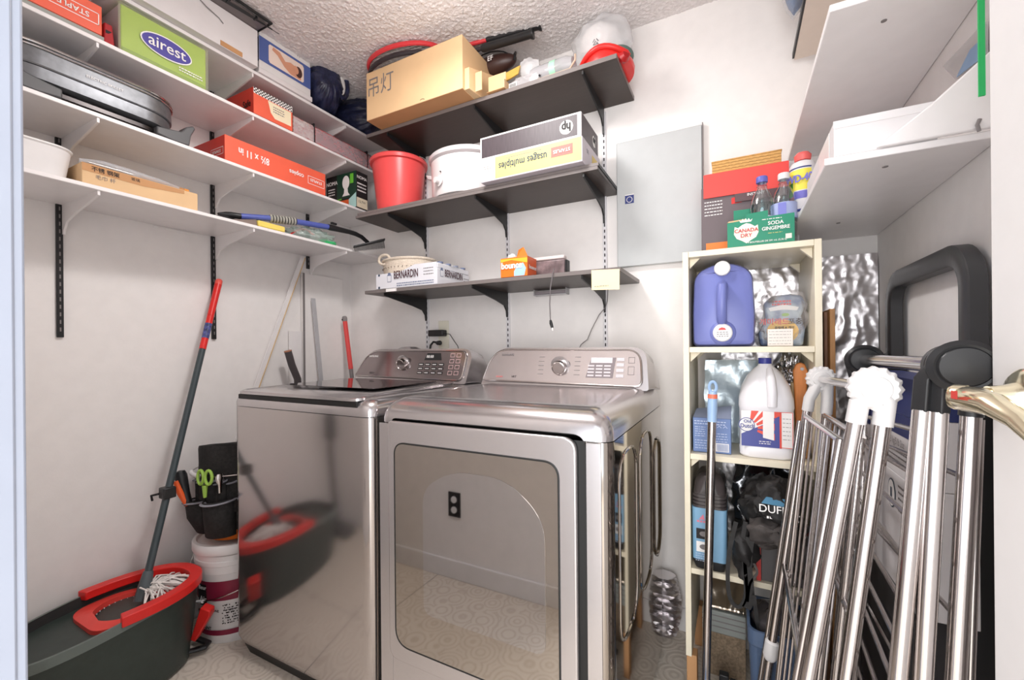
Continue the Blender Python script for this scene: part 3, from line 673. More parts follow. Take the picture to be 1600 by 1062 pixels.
box('carton_floor', (-.89, 1.50, b3), (-.81, 1.70, b3 + .002), M['kraft_d'], t)
# rackets on the long carton
def racket(label, c, ang, L, hw, hl, mframe, zz, tilt=0.0):
    t = thing('badminton_racket', label, 'racket', (c[0], c[1], zz), 'rackets on the long kraft carton')
    mx = Matrix.Translation((c[0], c[1], zz)) @ Matrix.Rotation(ang, 4, 'Z') @ Matrix.Rotation(tilt, 4, 'Y')
    pts = [V((hl * math.cos(a_ * math.tau / 36), hw * math.sin(a_ * math.tau / 36), 0)) for a_ in range(36)]
    MB().tube([mx @ p for p in pts], .008, n=8, closed=True, flat=1.3).put('racket_frame', mframe, t)
    mb = MB()
    for k in range(-6, 7):
        y = k * hw / 7; x = hl * math.sqrt(max(0, 1 - (y / hw) ** 2)); mb.tube([mx @ V((-x, y, 0)), mx @ V((x, y, 0))], .0007, n=4)
        x = k * hl / 7; y = hw * math.sqrt(max(0, 1 - (x / hl) ** 2)); mb.tube([mx @ V((x, -y, 0)), mx @ V((x, y, 0))], .0007, n=4)
    mb.put('strings', M['inkw'], t, kind='stuff')
    MB().tube([mx @ V((hl, 0, 0)), mx @ V((L * .62, 0, 0))], .009, n=10).put('shaft', mframe, t)
    g = MB(); g.lathe(mx @ V((L * .62, 0, 0)), [(.013, 0), (.0165, .01), (.016, L * .36), (.021, L * .375), (.021, L * .385), (.0, L * .386)], ax=(mx.to_3x3() @ V((1, 0, 0))), n=14); g.put('grip', M['pblk'], t)
    return t
redf = mat('red lacquer', (212, 60, 66), .35); blkf = mat('charcoal lacquer', (52, 46, 50), .35)
zr = b3 + .2165
racket('red framed racket lying uppermost on the long kraft carton', (-1.31, 1.500, 0), .20, .62, .105, .185, redf, zr + .043, -.05)
racket('charcoal framed racket under the red one, dark grip pointing to the right', (-1.32, 1.515, 0), .13, .60, .105, .19, blkf, zr + .015, -.02)
t = thing('racket_case', 'dark brown padded racket case with white lettering right of the rackets', 'case', (-.93, 1.60, b3 + .17))
brn = mat('dark brown nylon', (64, 42, 38), .4)
mb = MB(); cc = V((-.955, 1.655, b3 + .215))
mb.sph(cc, (.125, .040, .042), 24, 14); mb.put('case_body', brn, t)
MB().tube([cc + V((.10 * math.cos(a_ * .35), .0 - .045 * math.sin(a_ * .35 + .0), .010 + .024 * math.sin(a_ * .35))) for a_ in range(0, 9)], .003, n=8).put('zip', M['pblk'], t)
MB().tube([cc + V((.108, 0, .012)), cc + V((.125, -.01, .018)), cc + V((.128, -.02, 0)), cc + V((.122, -.02, -.02))], .005, n=8).put('zip_pull', M['pblk'], t)
text(t, 'EF', cc + V((.02, -.046, .004)), EX, EZ, .030, M['inkw'], bold=.02)
# bags
t = thing('parts_bag', 'clear bag with yellow card header lying in the open kraft carton', 'bag', (-.84, 1.6, b3 + .03))
MB().hexa([(-.885, 1.565, b3 + .055), (-.775, 1.555, b3 + .075), (-.775, 1.561, b3 + .075), (-.885, 1.571, b3 + .055), (-.882, 1.578, b3 + .105), (-.775, 1.575, b3 + .120), (-.775, 1.581, b3 + .12), (-.882, 1.584, b3 + .105)]).put('yellow_card', mat('yellow card', (230, 186, 92), .5), t)
MB().sph((-.745, 1.60, b3 + .105), (.050, .03, .040), 18, 12, noise_a=.3, freq=3).put('plastic_film', M['film2'], t)
MB().sph((-.745, 1.60, b3 + .10), (.020, .016, .018), 14, 8).put('white_cap', M['pwhite'], t)
t = thing('parts_bag', 'clear plastic bag of white fittings at the front of the top black shelf', 'bag', (-.74, 1.56, b3))
MB().sph((-.735, 1.555, b3 + .022), (.075, .035, .026), 26, 14, noise_a=.35, freq=4, seed=3).put('plastic_film', mat('crinkled clear film', (232, 228, 230), .1, alpha=.42, bump=.5, bscale=80), t)
MB().lathe((-.69, 1.545, b3 + .02), [(.0, -.02), (.022, -.018), (.024, 0), (.018, .014), (.008, .018), (0, .019)], ax=(.9, -.4, .2), n=18).put('white_fitting', M['pwhite'], t)
MB().cyl((-.672, 1.535, b3 + .024), (-.669, 1.533, b3 + .025), .004, n=10).put('fitting_hole', M['dark'], t)
box('barcode_label', (-.80, 1.523, b3 + .002), (-.765, 1.5245, b3 + .022), M['inkw'], t)
mb = MB()
for k in range(9): mb.box((-.796 + k * .0032, 1.5215, b3 + .006), (-.7945 + k * .0032, 1.5225, b3 + .019))
mb.put('barcode', M['ink'], t)
t = thing('wrapped_bottle', 'long clear wrapped grey tube with a mint green band on the top black shelf', 'tube', (-.60, 1.60, b3))
cl = mat('clear grey wrap', (196, 194, 198), .1, alpha=.6, bump=.3, bscale=60)
MB().lathe((-.715, 1.575, b3 + .045), [(.004, -.005), (.036, .0), (.040, .02), (.040, .15), (.030, .175), (.01, .17)], ax=(1, -.05, .0), n=20, sx=.9).put('tube_body', cl, t)
MB().lathe((-.63, 1.571, b3 + .045), [(.0412, 0), (.0412, .024)], ax=(1, -.05, 0), n=20, sx=.9).put('mint_band', mat('mint green band', (168, 222, 190), .4), t)
MB().tube([(-.70, 1.530, b3 + .006), (-.60, 1.528, b3 + .006), (-.545, 1.53, b3 + .008), (-.525, 1.535, b3 + .04), (-.53, 1.55, b3 + .07)], .004, n=8).put('wrap_fold', mat('kraft edge', (206, 184, 162), .6), t)
t = thing('foil_packet', 'small crumpled silver packet beside the wrapped tube on the top black shelf', 'packet', (-.52, 1.62, b3))
MB().sph((-.505, 1.73, b3 + .05), (.035, .025, .05), 20, 12, noise_a=.35, freq=4, seed=12).put('packet_body', M['foil'], t)
# red fan / helmet with white globe
t = thing('red_helmet', 'red plastic helmet with green lining at the right end of the top black shelf', 'helmet', (-.42, 1.60, b3))
mb = MB(); n_ = 40
rings = []
for rr, z in ((.099, 0), (.102, .014), (.096, .034), (.080, .052), (.060, .062)):
    rings.append([mb.bm.verts.new((-.425 + rr * (.96) * math.cos(k * math.tau / n_), 1.625 + rr * 1.1 * math.sin(k * math.tau / n_), b3 + z + (.007 * math.sin(k * math.tau / n_ * 3) if 0.01 < z < .05 else 0))) for k in range(n_)])
mb.skin(rings); mb.put('helmet_shell', M['pred'], t, .001)
mb = MB(); mb.tube([(-.425 + .104 * math.cos(a_), 1.625 + .112 * math.sin(a_), b3 + .030 + .010 * math.sin(a_ * 3)) for a_ in [math.pi * 1.05 + k * math.pi * .8 / 16 for k in range(17)]], [.004] + [.010] * 15 + [.004], n=10); mb.put('red_visor', M['pred'], t)
MB().sph((-.385, 1.63, b3 + .058), (.055, .06, .030), 20, 10).put('green_lining', mat('grey green mesh', (92, 116, 108), .6), t)
MB().lathe((-.352, 1.56, b3 + .012), [(.0, -.01), (.022, -.008), (.024, 0.004), (.014, .016), (0, .018)], ax=(.8, -.6, 0), n=16).put('buckle', mat('dark red plastic', (176, 26, 30), .3), t)
t = thing('glass_globe', 'white frosted globe in a clear plastic bag behind the red helmet', 'globe', (-.47, 1.70, b3 + .06))
MB().sph((-.475, 1.70, b3 + .175), (.082, .078, .080), 28, 18).put('globe', mat('frosted white glass', (246, 242, 240), .25), t)
mb = MB().sph((-.468, 1.70, b3 + .170), (.120, .090, .108), 40, 22, noise_a=.16, freq=2.4, seed=5)
mb.put('plastic_bag_film', mat('bag film', (240, 240, 242), .1, alpha=.45, bump=.4, bscale=50), t)
text(t, '公', (-.47, 1.615, b3 + .135), EX, EZ, .028, M['ink'])

# --- middle shelf
t = thing('plastic_pail', 'translucent red plastic pail with a wire bail on the middle black shelf', 'pail', (-1.475, 1.63, b2))
prd = mat('soft red plastic', (232, 84, 84), .32)
pc = (-1.485, 1.640, b2)
MB().lathe(pc, [(.100, 0), (.104, .004), (.128, .225), (.128, .235), (.139, .237), (.141, .252), (.136, .258), (.132, .256), (.124, .23), (.10, .01), (0, .008)], n=48).put('pail_body', prd, t)
pts = [(pc[0] + .132 * math.cos(a_), pc[1] + .132 * math.sin(a_), b2 + .262 + .020 * math.sin(a_)) for a_ in [k * math.pi / 20 for k in range(21)]]
MB().tube(pts, .0035, n=8).put('wire_bail', M['chrome'], t)
t = thing('slow_cooker', 'white oval slow cooker with a front dial on the middle black shelf', 'slow cooker', (-1.06, 1.64, b2))
wc = mat('glossy white enamel', (226, 219, 219), .25)
kc = (-1.098, 1.64)
def oval(cx, cy, rx, ry, z, n_=44): return [(cx + rx * math.cos(k * math.tau / n_), cy + ry * math.sin(k * math.tau / n_), z) for k in range(n_)]
loft(MB(), [oval(*kc, .135, .105, b2), oval(*kc, .150, .122, b2 + .006), oval(*kc, .153, .126, b2 + .02), oval(*kc, .157, .130, b2 + .168), oval(*kc, .150, .122, b2 + .172)]).put('cooker_body', wc, t)
loft(MB(), [oval(*kc, .158, .130, b2 + .173), oval(*kc, .166, .138, b2 + .178), oval(*kc, .168, .140, b2 + .192), oval(*kc, .162, .133, b2 + .200), oval(*kc, .152, .122, b2 + .196), oval(*kc, .145, .115, b2 + .14)]).put('stoneware_rim', mat('pale grey stoneware', (214, 208, 210), .25), t)
for s_ in (-1, 1):
    hx = kc[0] + s_ * .153
    MB().hexa([(hx, 1.60, b2 + .115), (hx + s_ * .028, 1.605, b2 + .125), (hx + s_ * .028, 1.665, b2 + .125), (hx, 1.67, b2 + .115), (hx, 1.595, b2 + .133), (hx + s_ * .036, 1.60, b2 + .146), (hx + s_ * .036, 1.67, b2 + .146), (hx, 1.675, b2 + .133)]).put('side_handle', wc, t, .004)
dn = V((-.28, -.96, 0)).normalized(); dp = V((kc[0] - .045, kc[1] - .126, b2 + .062))
MB().lathe(dp, [(.024, 0), (.024, .004), (.014, .005), (.013, .022), (0, .022)], ax=dn, n=24).put('dial', wc, t)
MB().cyl(dp + V((.01, -.002, .038)) , dp + V((.01, -.006, .038)), .003, n=8).put('indicator_light', M['dark'], t)
t = carton('inkjet_box', 'dark grey product box with round white logo, on the pale yellow paper box', (-.915, 1.487, b2 + .0935), (-.488, 1.70, b2 + .182), M['pwhite'])
dk = mat('dark grey print', (78, 68, 73), .45, noise_amt=.12, nscale=18, stretch=(14, 1, 1))
panel(t, (-.908, 1.487, b2 + .099), EX, EZ, .405, .076, dk, 'dark_front'); panel(t, (-.488, 1.492, b2 + .095), EY, EZ, .2, .084, dk, 'dark_side')
def hp(t, c, r_, u_, s):
    r_ = V(r_); u_ = V(u_)
    panel(t, c, r_, u_, 0, 0, M['inkw'], 'logo_disc', off=.0012, pts=ell(0, 0, s, s))
    text(t, 'hp', V(c) + V((0, 0, 0)) + r_.cross(u_) * .0008, r_, u_, s * 1.75, M['ink'], squash=.8, bold=.05)
hp(t, (-.545, 1.487, b2 + .137), NX, NZ, .026); hp(t, (-.488, 1.64, b2 + .135), NY, NZ, .022)
t = carton('paper_box', 'pale yellow and white office paper box lying upside down under the dark grey box', (-.912, 1.485, b2), (-.484, 1.705, b2 + .092), mat('lavender white carton', (206, 198, 206), .5))
yl = mat('pale yellow print', (222, 208, 126), .5); slate = mat('slate print', (52, 70, 92), .55)
panel(t, (-.845, 1.485, b2 + .006), EX, EZ, .358, .084, yl, 'yellow_front'); panel(t, (-.912, 1.485, b2 + .006), EX, EZ, .067, .084, M['inkw'], 'white_front')
panel(t, (-.484, 1.60, b2 + .002), EY, EZ, .10, .065, mat('ochre print', (222, 196, 112), .5), 'ochre_side'); panel(t, (-.484, 1.68, b2 + .002), EY, EZ, .022, .018, ok, 'orange_corner')
text(t, 'usages multiples', (-.725, 1.485, b2 + .050), NX, NZ, .040, slate, squash=.80, bold=.022); bars(t, (-.80, 1.485, b2 + .076), EX, EZ, 1, .16, .01, .003, M['inkgrey'])
panel(t, (-.605, 1.485, b2 + .036), EX, EZ, .085, .038, mat('salmon red print', (232, 110, 100), .5), 'red_field', off=.0011); text(t, 'STAPLES', (-.5625, 1.484, b2 + .055), NX, NZ, .018, M['inkw'], bold=.03)
text(t, '8½ x 11 in', (-.878, 1.485, b2 + .040), NX, NZ, .014, M['ink']); bars(t, (-.90, 1.485, b2 + .058), EX, EZ, 2, .04, .008, .003, M['inkgrey'])
text(t, 'US', (-.484, 1.545, b2 + .058), NY, NZ, .022, slate)

# --- lowest black shelf
t = thing('jar_case', 'white shrink wrapped case of canning jars with dark lettering on the lowest black shelf', 'jar case', (-1.33, 1.60, b1))
jw = mat('glossy white print', (230, 230, 236), .3); maroon = mat('maroon ink', (74, 34, 44), .5); steel = mat('blue grey print', (112, 122, 150), .5)
fy = 1.492
box('carton_tray', (-1.500, fy, b1), (-1.142, 1.745, b1 + .072), jw, t, .003)
MB().box((-1.27, fy + .004, b1 + .072), (-1.142, 1.74, b1 + .096)).put('carton_upper', jw, t, .003)
panel(t, (-1.385, fy, b1 + .002), EX, EZ, 0, 0, jw, 'raised_front', off=.0005, pts=[(0, .06), (.12, .096), (.242, .096), (.242, .0), (0, 0)])
text(t, 'BERNARDIN', (-1.315, fy - .0015, b1 + .058), EX, (0, 0, 1), .050, maroon, squash=.52, bold=.015)
bars(t, (-1.215, fy - .001, b1 + .074), EX, EZ, 3, .055, .013, .003, M['inkgrey'])
bars(t, (-1.37, fy - .001, b1 + .018), EX, EZ, 2, .21, .010, .0045, steel)
def jar_print(o, r, s=1.0):
    r = V(r)
    panel(t, o, r, EZ, 0, 0, steel, 'jar_print', off=.0010, pts=[(a_ * s, c * s) for a_, c in [(-.012, 0), (.012, 0), (.013, .03), (.008, .036), (.008, .043), (-.008, .043), (-.008, .036), (-.013, .03)]])
    panel(t, o, r, EZ, 0, 0, jw, 'jar_print_core', off=.0014, pts=[(a_ * s, c * s) for a_, c in [(-.010, .002), (.010, .002), (.011, .029), (-.011, .029)]])
jar_print((-1.415, fy, b1 + .030), EX); jar_print((-1.142, 1.525, b1 + .038), EY, .9)
for p in ((-1.478, fy, b1 + .078 - .012), (-1.478, fy, b1 + .008)): panel(t, p, EX, EZ, 0, 0, slate, 'corner_mark', off=.001, pts=ell(0, 0, .006, .006, 8))
text(t, 'BERNARDIN', (-1.142, 1.615, b1 + .055), EY, EZ, .044, maroon, squash=.58, bold=.015); bars(t, (-1.142, 1.695, b1 + .05), EY, EZ, 2, .045, .012, .003, M['inkgrey'])
for i in range(4):
    for j in range(4): MB().cyl((-1.242 + i * .0295, 1.53 + j * .058, b1 + .0965), (-1.242 + i * .0295, 1.53 + j * .058, b1 + .104), .0135, n=12).put('jar_lid', steel, t)
MB().sph((-1.205, 1.62, b1 + .094), (.068, .125, .016), 24, 10, noise_a=.15, freq=4).put('shrink_film', M['film'], t)
box('price_label', (-1.425, 1.479, 1.3815), (-1.365, 1.4835, 1.3945), M['inkw'], bpy.data.objects['wall_shelf.004'])
# crocheted basket behind it
t = thing('crochet_basket', 'cream crocheted oval basket with a loop handle on the white jar case', 'basket', (-1.46, 1.70, b1))
cmat = mat('cream crochet yarn', (232, 218, 200), .85, bump=.8, bscale=220, noise_amt=.06, nscale=120)
kc = (-1.455, 1.675)
mb = MB(); rs = []
n_ = 60
for i, (rr, z) in enumerate([(.93, .0735), (.97, .077)] + [(.97 + .04 * k / 6, .082 + .011 * k) for k in range(7)] + [(1.0, .155), (.94, .153), (.90, .09), (.0, .08)]):
    rs.append([mb.bm.verts.new((kc[0] + (.138 * rr + .0012 * ((k + i) % 2)) * math.cos(k * math.tau / n_), kc[1] + (.108 * rr + .0012 * ((k + i) % 2)) * math.sin(k * math.tau / n_), b1 + z)) for k in range(n_)])
mb.skin(rs); mb.put('woven_body', cmat, t)
MB().tube([(kc[0] + .141 * math.cos(k * math.tau / 40), kc[1] + .111 * math.sin(k * math.tau / 40), b1 + .158) for k in range(40)], .006, n=8, closed=True).put('basket_rim', cmat, t)
hc = V((-1.535, 1.585, b1 + .162))
MB().tube([hc + V((.036 * math.cos(k * math.tau / 18), 0, .024 * math.sin(k * math.tau / 18))) for k in range(18)], .0065, n=8, closed=True).put('loop_handle', cmat, t)
mb = MB()
for k in range(14):
    a_ = math.radians(200 + k * 9); mb.sph((kc[0] + .1415 * math.cos(a_), kc[1] + .1115 * math.sin(a_), b1 + .118), (.003, .003, .002), 6, 4)
mb.put('open_stitches', mat('dark gap', (120, 104, 92), .9), t)

# dryer sheet box
t = thing('dryer_sheet_box', 'orange dryer sheet box with an open lid flap on the lowest black shelf', 'box', (-.76, 1.53, b1))
og = mat('bright orange print', (240, 122, 40), .35)
box('carton_body', (-.826, 1.488, b1), (-.708, 1.57, b1 + .076), og, t, .002)
panel(t, (-.708, 1.488, b1), EY, EZ, .082, .076, mat('deep orange print', (228, 96, 40), .4), 'side_print')
panel(t, (-.826, 1.488, b1), EX, EZ, 0, 0, mat('sky print', (170, 206, 232), .4), 'sky_print', off=.0008, pts=[(.06, .002), (.105, .002), (.112, .03), (.10, .052), (.075, .045), (.06, .02)])
panel(t, (-.826, 1.488, b1), EX, EZ, 0, 0, mat('yellow print', (246, 186, 60), .4), 'yellow_print', off=.0007, pts=[(.0, .06), (.05, .066), (.118, .05), (.118, .07), (0, .072)])
text(t, 'bounce', (-.776, 1.487, b1 + .044), EX, (0.05, 0, 1), .036, M['inkw'], squash=.85, bold=.05); text(t, 'bounce', (-.7065, 1.530, b1 + .036), EY, EZ, .022, M['inkw'], bold=.03)
MB().hexa([(-.760, 1.50, b1 + .0765), (-.712, 1.50, b1 + .0765), (-.712, 1.503, b1 + .0765), (-.760, 1.503, b1 + .0765), (-.772, 1.54, b1 + .115), (-.745, 1.53, b1 + .122), (-.745, 1.533, b1 + .122), (-.772, 1.543, b1 + .115)]).put('lid_flap', og, t)
MB().sph((-.795, 1.53, b1 + .086), (.018, .015, .014), 12, 8, noise_a=.4, freq=5).put('dryer_sheet', M['inkw'], t)
# pinkish grey gadget behind with its cord
t = thing('electronic_device', 'pale pinkish flat gadget leaning on the wall behind the orange box', 'gadget', (-.63, 1.62, b1))
MB().box((-.735, 1.60, b1), (-.598, 1.63, b1 + .075)).put('gadget_body', mat('smoky mauve plastic', (142, 122, 124), .35, noise_amt=.25, nscale=30), t, .006)
MB().box((-.738, 1.598, b1 + .0755), (-.600, 1.632, b1 + .090)).put('top_frame', mat('pale pink plastic', (228, 214, 212), .4), t, .004)
MB().box((-.597, 1.597, b1 + .02), (-.588, 1.633, b1 + .07)).put('side_clip', M['blk'], t, .003)
cord = mat('grey cord', (110, 104, 106), .5)
t = thing('hanging_cable', 'thin grey cable with a black plug hanging down in front of the lowest black shelf', 'cable', (-.66, 1.475, 1.2))
pl = [P(866, 420, 'y', 1.55), P(864, 426, 'y', 1.478), P(860, 450, 'y', 1.476), P(859, 475, 'y', 1.476), P(860, 500, 'y', 1.476)]
MB().tube(pl, .0022, n=8).put('cord', cord, t)
MB().tube([P(860, 500, 'y', 1.476), P(861, 505, 'y', 1.476), P(863, 512, 'y', 1.476)], [.004, .0062, .005], n=10).put('plug', M['pblk'], t)
MB().cyl(P(863, 512, 'y', 1.476), P(863.5, 516, 'y', 1.476), .003, n=8).put('plug_tip', M['chrome'], t)
t = thing('paper_note', 'pale yellow paper note hanging over the right end of the lowest black shelf', 'note', (-.405, 1.482, 1.31))
q = [P(924, 422, 'y', 1.481), P(968, 420, 'y', 1.481), P(968, 452, 'y', 1.478), P(924.5, 453, 'y', 1.478)]
MB().prism(q, (0, .0008, 0)).put('paper_sheet', mat('pale yellow paper', (246, 228, 186), .8), t)
bars(t, tuple(P(929, 448, 'y', 1.4775)), EX, EZ, 1, .05, .01, .002, M['inkgrey'])
t = thing('clear_holder', 'clear plastic holder fixed under the lowest black shelf between two brackets', 'holder', (-.66, 1.76, 1.34))
q0 = P(837, 459, 'y', 1.785); q1 = P(888, 457, 'y', 1.785)
MB().box((q0.x, 1.76, q0.z - .012), (q1.x, 1.798, q0.z - .008)).box((q0.x, 1.76, q0.z - .012), (q0.x + .004, 1.798, q0.z + .016)).box((q1.x - .004, 1.76, q0.z - .012), (q1.x, 1.798, q0.z + .016)).put('holder_frame', mat('clear acrylic', (214, 212, 216), .12, alpha=.6), t, .001)
MB().box((q0.x + .006, 1.765, q0.z - .007), (q1.x - .006, 1.795, q0.z + .006)).put('grey_bar', mat('mauve grey plastic', (150, 142, 146), .4), t, .002)

# outlet with black plugs
t = thing('wall_outlet', 'cream wall outlet plate above the left washer with two black plugs in it', 'outlet', (-1.343, D, 1.10))
box('cover_plate', (-1.375, D - .006, 1.09), (-1.312, D - .0005, 1.262), mat('cream plate', (232, 228, 212), .4), t, .0015)
t = thing('power_adapter', 'black power adapter plugged into the upper socket with a thin wire', 'adapter', (-1.35, D - .03, 1.20))
a_ = P(673, 516, 'y', 1.79); c = P(696, 525, 'y', 1.79)
MB().box((a_.x, 1.765, c.z), (c.x, D - .007, a_.z)).put('adapter_body', M['pblk'], t, .004)
MB().tube([P(696, 521, 'y', 1.785), P(703, 522, 'y', 1.78), P(710, 533, 'y', 1.77), P(715, 540, 'y', 1.765), P(718, 550, 'y', 1.76)], .0018, n=6).put('wire', M['pblk'], t)
t = thing('power_plug', 'black power plug with thick cord in the lower socket of the cream outlet', 'plug', (-1.36, D - .03, 1.15))
MB().lathe(P(686, 535.5, 'y', 1.775), [(.006, -.018), (.011, -.01), (.012, .008), (.009, .012)], ax=(1, 0, .05), n=14).put('plug_body', M['pblk'], t)
MB().tube([P(683, 535, 'y', 1.775), P(677, 534, 'y', 1.77), P(673, 539, 'y', 1.765), P(671, 550, 'y', 1.76), P(671, 556, 'y', 1.76)], .0055, n=8).put('thick_cord', M['pblk'], t)
t = thing('wall_cable', 'thin grey cable running from behind the dryer up to the yellow note', 'cable', (-.53, 1.79, 1.1))
MB().tube([P(x, y, 'y', yy) for x, y, yy in ((950, 452, 1.70), (949, 470, 1.78), (946, 480, 1.785), (936, 492, 1.785), (924, 515, 1.785), (918, 530, 1.785), (908, 538, 1.785), (904, 546, 1.785))], .0018, n=6).put('cord', cord, t)
t = thing('wall_cable', 'thin grey cable looping between the two machine consoles', 'cable', (-1.0, 1.77, 1.0))
MB().tube([P(744, 580, 'y', 1.76), P(752, 582, 'y', 1.76), P(757, 588, 'y', 1.76), P(756, 594, 'y', 1.76), P(750, 600, 'y', 1.76)], .002, n=6).put('cord', cord, t)
# ================================================================== washer and dryer
steel_f = mat('brushed silver front', (212, 208, 209), .27, .88, noise_amt=.02, nscale=30, stretch=(1, 1, 30))
steel_w = mat('brushed platinum front', (202, 196, 194), .12, .94, noise_amt=.03, nscale=30, stretch=(1, 1, 40))
steel_t = mat('glossy silver top', (204, 200, 201), .20, .9)
steel_s = mat('mirror dark steel side', (176, 168, 160), .07, 1.0)
gap = mat('black gap', (26, 26, 26), .5)
console_m = mat('glossy console face', (208, 200, 200), .14, .8)
console_w = mat('darker console face', (150, 140, 140), .12, .85)
def rr(x0, x1, y0, y1, z, r, n_=8): return stad((x0 + x1) / 2, (y0 + y1) / 2, (x1 - x0) / 2, (y1 - y0) / 2, z, r, n_)
def deck(t, x0, x1, y0, y1, zs, zt, r, material):
    L = []
    for ins, z in ((0, zs), (0, zs + .012), (.003, zs + .028), (.010, zs + .044), (.022, zs + .056), (.040, zt - .004), (.060, zt)):
        L.append(rr(x0 + ins, x1 - ins, y0 + ins * 1.25, y1 - ins * .2, z, max(r - ins * .2, .02)))
    L.append(rr(x0 + .075, x1 - .075, y0 + .10, y1 - .03, zt - .001, .03))
    loft(MB(), L).put('top_deck', material, t)
def shear(pts, y0, z0, k): return [V((p[0], y0 + k * (p[1] - z0), p[1])) for p in pts]
def round_poly(pts, rads, n_=8):
    out = []
    m_ = len(pts)
    for i, (p, r) in enumerate(zip(pts, rads)):
        a_ = V((*pts[i - 1], 0)); b_ = V((*p, 0)); c = V((*pts[(i + 1) % m_], 0))
        d1 = (a_ - b_).normalized(); d2 = (c - b_).normalized()
        s_, e_ = b_ + d1 * r, b_ + d2 * r
        for k in range(n_ + 1):
            u = k / n_; q = s_ * (1 - u) ** 2 + b_ * 2 * u * (1 - u) + e_ * u * u; out.append((q.x, q.y))
    return out
def console(t, face, body, yf, k, material, fm_, back):
    """face/body: 2-D outlines (x,z)."""
    z0 = face[0][1]
    F2 = shear(face, yf, z0, k); B1 = shear(body, yf + .006, z0, k)
    mb = MB(); n_ = len(body)
    cx = sum(p[0] for p in body) / n_
    L = [B1, [p + V((0, .03, 0)) for p in B1]]
    L.append([V((cx + (p.x - cx) * 1.03, p.y + back * .6, .965 + (p.z - .965) * .86)) for p in B1]); L.append([V((cx + (p.x - cx) * 1.05, p.y + back, .960 + (p.z - .965) * .35)) for p in B1])
    loft(mb, L).put('console_housing', material, t)
    MB().prism(F2, (0, .010, 0)).put('console_face', fm_, t)
    MB().tube(F2, .0032, n=8, closed=True).put('console_trim', M['chrome'], t)
    return lambda x, z: V((x, yf + k * (z - z0), z)), V((0, -1, -k)).normalized(), V((0, k, 1)).normalized()
def knob(t, p, nrm, r):
    MB().lathe(p, [(r * 1.4, 0), (r * 1.4, .002), (r * 1.25, .003), (0, .003)], ax=nrm, n=36).put('knob_ring', MATS['glossy silver top'], t)
    MB().lathe(p, [(r * 1.0, .003), (r * 1.02, .018), (r * .97, .026), (r * .86, .0275), (r * .80, .024), (0, .024)], ax=nrm, n=36).put('dial_knob', M['chrome'], t)
def ring_mark(t, pf, nn, up, c, a_, b_, material, name='print', n_=12):
    pass

# ---- dryer
DXL, DXR, DY, DB = -.934, -.247, .940, 1.67
t = thing('clothes_dryer', 'silver front loading clothes dryer with a big square tinted window door', 'dryer', (-.59, 1.30, 0))
loft(MB(), [rr(DXL, DXR, DY + .002, DB, .035, .03), rr(DXL, DXR, DY + .002, DB, .9045, .03)]).put('cabinet_body', steel_s, t)
loft(MB(), [rr(DXL + .01, DXR - .01, DY + .012, DB - .01, .0, .03), rr(DXL + .01, DXR - .01, DY + .012, DB - .01, .0345, .03)]).put('plinth', gap, t)
# pressed ribs on the mirror side
for y0, y1, z0, z1 in ((1.01, 1.20, .40, .86), (1.25, 1.44, .40, .86), (1.49, 1.62, .40, .80)):
    pts = [V((DXR + .001, p[0], p[1])) for p in round_poly([(y0, z0), (y1, z0), (y1, z1), (y0, z1)], [.08] * 4)]
    MB().tube(pts, .0035, n=8, closed=True).put('pressed_rib', steel_s, t)
box('front_panel', (DXL + .001, DY - .0035, .036), (-.887, DY + .0015, .9035), steel_f, t, .001)
box('front_panel', (-.3035, DY - .0035, .036), (DXR - .022, DY + .0015, .9035), steel_f, t, .001)
box('front_panel', (-.8865, DY - .0035, .036), (-.304, DY + .0015, .232), steel_f, t, .001)
deck(t, DXL, DXR, DY - .004, DB, .907, .978, .035, steel_t)
MB().prism([V((x, DY - .004, z)) for x, z in round_poly([(-.886, .2325), (-.3035, .2325), (-.3035, .921), (-.886, .921)], [.02, .02, .035, .02])], (0, .005, 0)).put('door_recess', gap, t)
dr = thing('door_assembly', None, None)
yd = .920
drp = round_poly([(-.885, .24), (-.3215, .24), (-.3215, .9145), (-.885, .9145)], [.035, .03, .035, .012])
MB().prism([V((x, yd, z)) for x, z in drp], (0, .0145, 0)).put('door', steel_f, t, .004, 3); bpy.data.objects.remove(dr)
door = bpy.data.objects['door']
wnp = round_poly([(-.858, .286), (-.3635, .286), (-.3635, .855), (-.858, .855)], [.05, .03, .04, .035], 10)
MB().prism([V((x, yd - .0022, z)) for x, z in wnp], (0, .002, 0)).put('window_glass', mat('tinted mirror glass', (190, 184, 177), .045, 1.0), door)
MB().tube([V((x, yd - .0015, z)) for x, z in wnp], .0022, n=8, closed=True).put('window_gasket', gap, door)
arch = round_poly([(-.757, .40), (-.398, .40), (-.398, .72), (-.50, .80), (-.66, .80), (-.757, .74)], [.03, .03, .06, .055, .055, .045], 8)
MB().prism([V((x, yd - .0030, z)) for x, z in arch], (0, .0006, 0)).put('inner_window', mat('inner mirror glass', (196, 194, 194), .03, 1.0), door)
